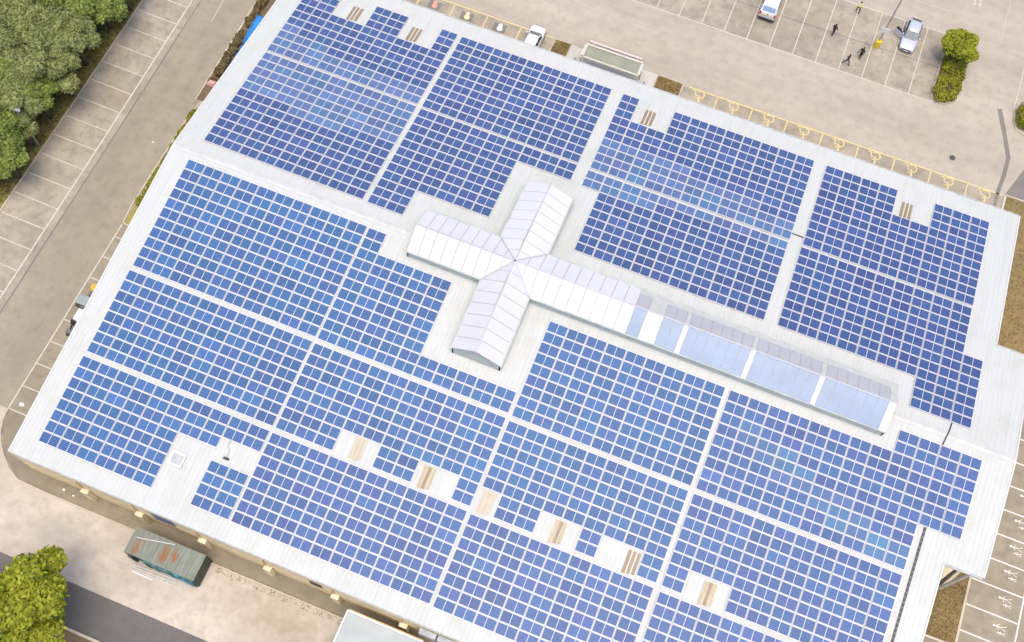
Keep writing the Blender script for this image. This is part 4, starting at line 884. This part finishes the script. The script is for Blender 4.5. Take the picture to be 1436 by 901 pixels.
def car(label, x, y, rzv, mat, cat='car', open_door=False):
    """car pointing along local -Y (front at -Y), 4.35 m long"""
    t = thing('parked_car', label, cat, (x, y, 0), rz=rzv)
    W2 = 0.86
    S_ = [(-2.17, hull(0.55, 0.60, 0.55, 0.28, 0.50, 0.56)), (-2.05, hull(0.70, 0.76, 0.66, 0.22, 0.58, 0.68)), (-1.7, hull(0.78, 0.84, 0.72, 0.20, 0.68, 0.80)), (-0.95, hull(0.80, W2, 0.76, 0.20, 0.80, 0.92)),
          (-0.3, hull(0.80, W2, 0.78, 0.20, 0.86, 0.96)), (0.9, hull(0.80, W2, 0.78, 0.20, 0.88, 0.97)), (1.6, hull(0.80, 0.85, 0.76, 0.22, 0.88, 0.97)), (2.0, hull(0.74, 0.80, 0.70, 0.26, 0.84, 0.94)), (2.17, hull(0.60, 0.66, 0.58, 0.34, 0.74, 0.86))]
    b = local(ring_loft(S_, mat), 'body', t, True, 0)
    b.modifiers.new('subd', 'SUBSURF').levels = 1; b.modifiers['subd'].render_levels = 2
    # greenhouse
    def gh(w0, w1, z0, z1): return [(-w0, z0), (-w1, z1), (-w1 * 0.5, z1 + 0.03), (w1 * 0.5, z1 + 0.03), (w1, z1), (w0, z0)]
    C_ = [(-1.00, gh(0.72, 0.66, 0.86, 0.90)), (-0.22, gh(0.77, 0.58, 0.90, 1.40)), (0.35, gh(0.77, 0.60, 0.92, 1.47)), (1.25, gh(0.76, 0.58, 0.92, 1.42)), (1.95, gh(0.66, 0.56, 0.90, 0.98))]
    local(ring_loft(C_, mat), 'cabin', t, True)
    quadp(t, 'windscreen', [(-0.62, -0.95, 0.985), (0.62, -0.95, 0.985), (0.52, -0.25, 1.437), (-0.52, -0.25, 1.437)], 'm_windscreen')
    quadp(t, 'rear_window', [(0.52, 1.86, 1.095), (-0.52, 1.86, 1.095), (-0.49, 1.30, 1.447), (0.49, 1.30, 1.447)], 'm_window')
    for s in (-1, 1):
        for ya, yb, yc, yd in ((-0.72, 0.30, 0.30, -0.18), (0.40, 1.45, 1.15, 0.40)):
            P_ = [(s * 0.775, ya, 0.955), (s * 0.775, yb, 0.965), (s * 0.62, yc, 1.375), (s * 0.62, yd, 1.355)]
            quadp(t, 'side_window', P_ if s > 0 else P_[::-1], 'm_window')
        quadp(t, 'headlight', [(s * 0.45, -2.12, 0.60), (s * 0.72, -1.96, 0.62), (s * 0.70, -1.85, 0.72), (s * 0.46, -1.98, 0.70)][::s], 'm_head_light')
        quadp(t, 'tail_light', [(s * 0.68, 2.07, 0.66), (s * 0.48, 2.16, 0.66), (s * 0.46, 2.10, 0.86), (s * 0.66, 2.03, 0.86)], 'm_red_light')
        local(MB().box(s * 0.90 - 0.09, s * 0.90 + 0.09, -0.62, -0.48, 0.93, 1.06, mat), 'door_mirror', t, False, 0.03)
    local(MB().box(-0.26, 0.26, -2.215, -2.185, 0.38, 0.49, 'm_plate_white'), 'number_plate', t)
    local(MB().box(-0.5, 0.5, -2.20, -2.12, 0.52, 0.60, 'm_dark'), 'grille', t)
    wheelset(t, (-0.86, 0.86), (-1.32, 1.30))
    if open_door:
        a = R_(62); hx_, hy_ = -0.87, -0.55
        # door swings out on the -X side about the front hinge
        ux, uy = -math.sin(a), math.cos(a)
        def dp(l, z, o_=0): return (hx_ + ux * l - uy * o_, hy_ + uy * l + ux * o_, z)
        dv = [dp(0, 0.30), dp(1.05, 0.30), dp(1.10, 0.92), dp(0, 0.92)]
        mb = MB(); nn = Vector((uy, -ux, 0)) * 0.05; vv = [Vector(p) for p in dv]; v = [p + nn for p in vv] + [p - nn for p in vv]
        mb.add(v, [(0, 1, 2, 3), (7, 6, 5, 4), (0, 4, 5, 1), (1, 5, 6, 2), (2, 6, 7, 3), (3, 7, 4, 0)], mat)
        dr = local(mb, 'open_door', t)
        quadp(t, 'side_window', [dp(0.12, 0.925), dp(1.05, 0.925), dp(0.95, 1.30), dp(0.5, 1.30)], 'm_window', parent=dr)
        local(MB().box(-0.875, -0.60, -0.5, 0.45, 0.35, 0.9, 'm_dark'), 'door_opening', t)
    return t
car('silver car with its door open, parked beside the hedged island', 41.15, 46.85, R_(-1.5), 'm_silver_paint', open_door=True)
car('white car half under the eave in the yellow lined bay', 3.98, 29.85, R_(180), 'm_white_paint')
# van
vn = thing('parked_van', 'white van with a yellow rear plate parked in the double row of bays', 'van', (25.98, 44.9, 0))
def vh(w, wt, zb, zt): return [(-w * 0.94, zb), (-w, zb + 0.2), (-w, 1.0), (-w * 0.97, 1.15), (-wt, zt - 0.08), (-wt * 0.92, zt), (wt * 0.92, zt), (wt, zt - 0.08), (w * 0.97, 1.15), (w, 1.0), (w, zb + 0.2), (w * 0.94, zb)]
local(ring_loft([(-2.38, vh(0.86, 0.66, 0.32, 1.02)), (-2.30, vh(0.90, 0.74, 0.24, 1.25)), (-1.72, vh(0.92, 0.79, 0.22, 1.86)), (-1.5, vh(0.92, 0.80, 0.22, 1.90)), (1.0, vh(0.92, 0.80, 0.22, 1.90)), (1.6, vh(0.91, 0.76, 0.22, 1.35)), (2.3, vh(0.86, 0.72, 0.25, 1.05)), (2.45, vh(0.78, 0.6, 0.3, 0.9))], 'm_white_paint'), 'body', vn, False, 0.03)
quadp(vn, 'rear_window', [(-0.68, -2.22, 1.36), (0.68, -2.22, 1.36), (0.66, -1.86, 1.74), (-0.66, -1.86, 1.74)], 'm_rear_window')
local(MB().box(-0.62, -0.10, -2.40, -2.36, 0.82, 0.98, 'm_plate_yellow'), 'number_plate', vn)
local(MB().box(-0.92, 0.92, -2.48, -2.28, 0.30, 0.52, 'm_dark'), 'bumper', vn, False, 0.04)
for s in (-1, 1):
    local(MB().box(s * 0.80 - 0.09, s * 0.80 + 0.09, -2.40, -2.22, 0.85, 1.22, 'm_red_light'), 'tail_light', vn, False, 0.02)
    P_ = [(s * 0.90, -1.2, 1.22), (s * 0.90, 0.9, 1.22), (s * 0.83, 0.7, 1.72), (s * 0.83, -1.2, 1.72)]
    quadp(vn, 'side_window', P_ if s > 0 else P_[::-1], 'm_window')
local(MB().box(-0.06, 0.10, -2.40, -2.36, 1.06, 1.14, 'm_dark'), 'badge', vn)
wheelset(vn, (-0.92, 0.92), (-1.45, 1.45), 0.32)
vn.location = (26.0, 45.15, 0)

# ------------------------------------------------------------------ tractor
plain('m_tractor_grey', (0.13, 0.14, 0.14), 0.6, 0, 0.3, 3)
tc_ = thing('compact_tractor', 'white compact tractor with a grey cab and an orange spreader beside the gable', 'tractor', (-22.95, -15.0, 0))
local(MB().box(-0.52, 0.52, -0.25, 0.70, 2.15, 2.30, 'm_grey_cab'), 'cab_roof', tc_, False, 0.06)
local(MB().box(-0.50, 0.50, -0.30, 0.72, 1.1, 2.148, 'm_window'), 'cab', tc_, False, 0.03)
local(MB().box(-0.42, 0.42, -1.55, -0.32, 0.75, 1.36, 'm_white_paint'), 'bonnet', tc_, False, 0.08)
for s in (-1, 1):
    local(MB().box(s * 0.66 - 0.2, s * 0.66 + 0.2, -0.35, 0.95, 1.28, 1.36, 'm_dark'), 'fender', tc_, False, 0.02)
    wh = local(MB().tube([(s * 0.52, 0.45, 0.62), (s * 0.86, 0.45, 0.62)], 0.62, 'm_rubber', 20), 'wheel', tc_); MB().tube([(s * 0.86, 0.45, 0.62), (s * 0.88, 0.45, 0.62)], 0.34, 'm_white_paint', 14).build('rim', wh, inv=False)
    wh = local(MB().tube([(s * 0.48, -1.45, 0.40), (s * 0.74, -1.45, 0.40)], 0.40, 'm_rubber', 18), 'wheel', tc_); MB().tube([(s * 0.74, -1.45, 0.40), (s * 0.76, -1.45, 0.40)], 0.2, 'm_white_paint', 12).build('rim', wh, inv=False)
    local(MB().beam((s * 0.5, -0.5, 1.0), (s * 0.5, -2.4, 0.45), 0.1, 0.14, 'm_dark'), 'loader_arm', tc_)
local(MB().box(-0.3, 0.3, -1.9, 0.8, 0.45, 0.75, 'm_dark').box(-0.45, 0.45, 0.9, 1.5, 0.4, 0.75, 'm_dark'), 'chassis', tc_)
local(MB().box(-0.75, 0.75, -2.75, -2.35, 0.03, 0.55, 'm_tractor_grey').box(-0.75, 0.75, -2.9, -2.75, 0.03, 0.15, 'm_dark'), 'front_bucket', tc_)
local(MB().box(-0.5, 0.5, 1.2, 1.75, 0.25, 1.0, 'm_tractor_grey'), 'rear_linkage', tc_, False, 0.04)
local(MB().tube([(-0.25, 2.05, 0.35), (-0.25, 2.05, 0.75), (-0.25, 2.05, 1.1), (-0.25, 2.05, 1.18)], [0.15, 0.33, 0.40, 0.34], 'm_orange_paint', 18), 'spreader_hopper', tc_)
local(MB().tube([(-0.25, 1.7, 0.3), (-0.25, 2.1, 0.3)], 0.06, 'm_dark', 8), 'drawbar', tc_)

# ------------------------------------------------------------------ lamp post and litter
lp = thing('lamp_post', 'tall grey lamp post with a yellow base and a white sign board', 'lamp post', (38.07, 44.35, 0))
local(MB().tube([(0, 0, 0), (0, 0, 0.95), (0, 0, 1.05)], [0.34, 0.34, 0.26], 'm_yellow_paint', 12), 'base', lp)
local(MB().tube([(0, 0, 1.0), (0, 0, 6), (0, 0, 10)], [0.10, 0.085, 0.06], 'm_steel', 10), 'pole', lp)
local(MB().box(-0.46, 0.46, -0.15, -0.09, 2.45, 3.15, 'm_white_paint'), 'sign_board', lp, False, 0.01)
local(MB().box(-0.15, 0.15, -0.7, 0.7, 9.95, 10.12, 'm_steel'), 'lamp_head', lp, False, 0.04)
x, y, _ = G(56, 206, 0)
p = thing('lamp_post', 'thin grey post with a small lamp head standing among the tree belt crowns', 'lamp post', (x, y, 0))
local(MB().tube([(0, 0, 0), (0, 0, 6.4)], [0.08, 0.06], 'm_steel', 8), 'pole', p); local(MB().box(-0.1, 0.5, -0.12, 0.12, 6.4, 6.52, 'm_steel'), 'lamp_head', p, False, 0.03)
def bag(x, y, s, label):
    mb = MB(); v = []; n = 10; rs = random.Random(int(x * 100))
    for j, (q, z) in enumerate(((0.8, 0), (1.0, 0.3), (0.85, 0.6), (0.4, 0.8))):
        for i in range(n): a = 2 * math.pi * i / n; r = s * q * rs.uniform(0.75, 1.15); v.append((x + r * math.cos(a), y + 0.75 * r * math.sin(a), s * z))
    f = [(j * n + i, j * n + (i + 1) % n, (j + 1) * n + (i + 1) % n, (j + 1) * n + i) for j in range(3) for i in range(n)] + [tuple(range(3 * n, 4 * n))]
    return tag(mb.add(v, f, 'm_white_bag').build('litter_bag', None, True), label, 'bag')
bag(-23.76, -25.25, 0.30, 'crumpled white bag lying in the end bay beside the store corner')
bag(-26.6, 3.6, 0.14, 'small white scrap of litter on the lane')
bag(-16.3, -30.6, 0.16, 'small white litter bag on the dirty strip by the wall corner'); bag(-15.3, -30.75, 0.12, 'pale scrap of litter beside the first buttress')

# ------------------------------------------------------------------ people
def person(label, x, y, face, top, legs, stride=0.3, arms=(0.25, -0.25), hair=(0.03, 0.02, 0.015), skin=(0.42, 0.26, 0.18), h=1.74):
    t = thing('person', label, 'person', (x, y, 0), rz=face)
    k = N('m_person'); sep = k.n('ShaderNodeSeparateXYZ'); k.l(k.n('ShaderNodeTexCoord').outputs['Object'], sep.inputs[0])
    dv = k.n('ShaderNodeMath', operation='DIVIDE'); k.l(sep.outputs['Z'], dv.inputs[0]); dv.inputs[1].default_value = 1.9
    c = k.ramp(dv.outputs[0], [(0.0, (0.02, 0.02, 0.02)), (0.05, legs), (0.49, top), (0.79, skin)], 'CONSTANT'); k.done(c, 0.85)
    V = []; E = []; Rd = []
    def vtx(p, r, par=None):
        V.append(p); Rd.append(r)
        if par is not None: E.append((par, len(V) - 1))
        return len(V) - 1
    pel = vtx((0, 0, 0.93), (0.15, 0.115)); sp = vtx((0, 0.01, 1.12), (0.14, 0.10), pel); ch = vtx((0, 0, 1.33), (0.19, 0.13), sp); nk = vtx((0, 0.01, 1.49), (0.055, 0.055), ch); hd = vtx((0, -0.02, 1.60), (0.085, 0.095), nk); ht = vtx((0, -0.01, 1.72), (0.06, 0.07), hd)
    vtx((0, -0.115, 1.595), (0.018, 0.018), hd)
    for s in (-1, 1):
        st = stride * s
        hp = vtx((s * 0.10, 0, 0.86), (0.095, 0.095), pel); kn = vtx((s * 0.11, -st * 0.55, 0.47), (0.075, 0.075), hp); an = vtx((s * 0.11, -st * 0.8 + (0.06 if st < 0 else 0), 0.09), (0.055, 0.055), kn); vtx((s * 0.12, -st * 0.8 - 0.13, 0.035), (0.042, 0.034), an)
        sh = vtx((s * 0.20, 0, 1.40), (0.07, 0.07), ch); a = arms[0 if s < 0 else 1]
        el = vtx((s * 0.26, -a * 0.35 + 0.03, 1.13), (0.058, 0.058), sh); wr = vtx((s * 0.25, -a - 0.04, 0.93 + abs(a) * 0.35), (0.032, 0.030), el)
        pm_ = vtx((s * 0.25, -a - 0.09, 0.86 + abs(a) * 0.38), (0.040, 0.020), wr)
        for q in range(4):
            f1 = vtx((s * 0.25 + (q - 1.5) * 0.022, -a - 0.12, 0.80 + abs(a) * 0.40 + 0.006 * abs(q - 1.5)), (0.0095, 0.0095), pm_); vtx((s * 0.25 + (q - 1.5) * 0.022, -a - 0.10, 0.755 + abs(a) * 0.40), (0.008, 0.008), f1)
        vtx((s * 0.25 - s * 0.045, -a - 0.13, 0.83 + abs(a) * 0.38), (0.010, 0.010), wr)
    me = bpy.data.meshes.new('body'); me.from_pydata(V, E, []); me.materials.append(k.m)
    o = bpy.data.objects.new('body', me); COL.objects.link(o); o.parent = t; o.scale = (h / 1.78,) * 3
    sk_ = o.modifiers.new('skin', 'SKIN'); sk_.use_smooth_shade = True
    lay = me.skin_vertices[0] if len(me.skin_vertices) else None
    if lay is None:
        bm = bmesh.new(); bm.from_mesh(me); bm.verts.layers.skin.verify(); bm.to_mesh(me); bm.free(); lay = me.skin_vertices[0]
    for i, r in enumerate(Rd): lay.data[i].radius = r
    lay.data[0].use_root = True
    sb = o.modifiers.new('subd', 'SUBSURF'); sb.levels = 1; sb.render_levels = 2
    hm_ = plain('m_hair_%d' % int(hair[0] * 1000), hair, 0.9)
    mb = MB(); v = []; n = 12
    for j, (q, z) in enumerate(((0.098, 1.585), (0.112, 1.64), (0.105, 1.70), (0.07, 1.755), (0.02, 1.775))):
        for i in range(n): a_ = 2 * math.pi * i / n; v.append((q * 0.9 * math.cos(a_), 0.012 + q * math.sin(a_) * (1.0 if math.sin(a_) > 0 else 0.82), z + (0.03 if math.sin(a_) < -0.3 and j == 0 else 0)))
    f = [(j * n + i, j * n + (i + 1) % n, (j + 1) * n + (i + 1) % n, (j + 1) * n + i) for j in range(4) for i in range(n)] + [tuple(range(4 * n, 5 * n))]
    hr = local(mb.add(v, f, 'm_hair_%d' % int(hair[0] * 1000)), 'hair', t, True); hr.scale = (h / 1.78,) * 3
    for s in (-1, 1):
        ey = local(MB().tube([(s * 0.035, -0.108, 1.62), (s * 0.035, -0.120, 1.62)], 0.011, 'm_dark', 6), 'eye', t); ey.scale = (h / 1.78,) * 3
    return t
BLK = (0.018, 0.018, 0.02)
ph = person('person in a white and yellow high visibility jacket near the bay line', 35.0, 48.0, R_(-160), (0.70, 0.72, 0.42), BLK, 0.28, (0.12, -0.1))
local(MB().tube([(0, 0, 1.02), (0, 0, 1.09)], 0.185, 'm_yellow_paint', 14), 'reflective_band', ph)
person('person in dark clothing walking alone beside the parking bay line', 33.25, 44.0, R_(150), BLK, (0.03, 0.03, 0.035), 0.25, (0.15, -0.1))
person('person in black standing with an arm raised near the yellow lamp base', 36.75, 42.2, R_(-25), BLK, BLK, 0.22, (0.35, 0.05), skin=(0.35, 0.2, 0.13))
person('person in a black top and blue grey jeans striding between the bays', 35.6, 40.75, R_(-120), BLK, (0.07, 0.085, 0.13), 0.42, (0.2, -0.15))
print('PANELS', NP, 'OBJECTS', len(bpy.data.objects))
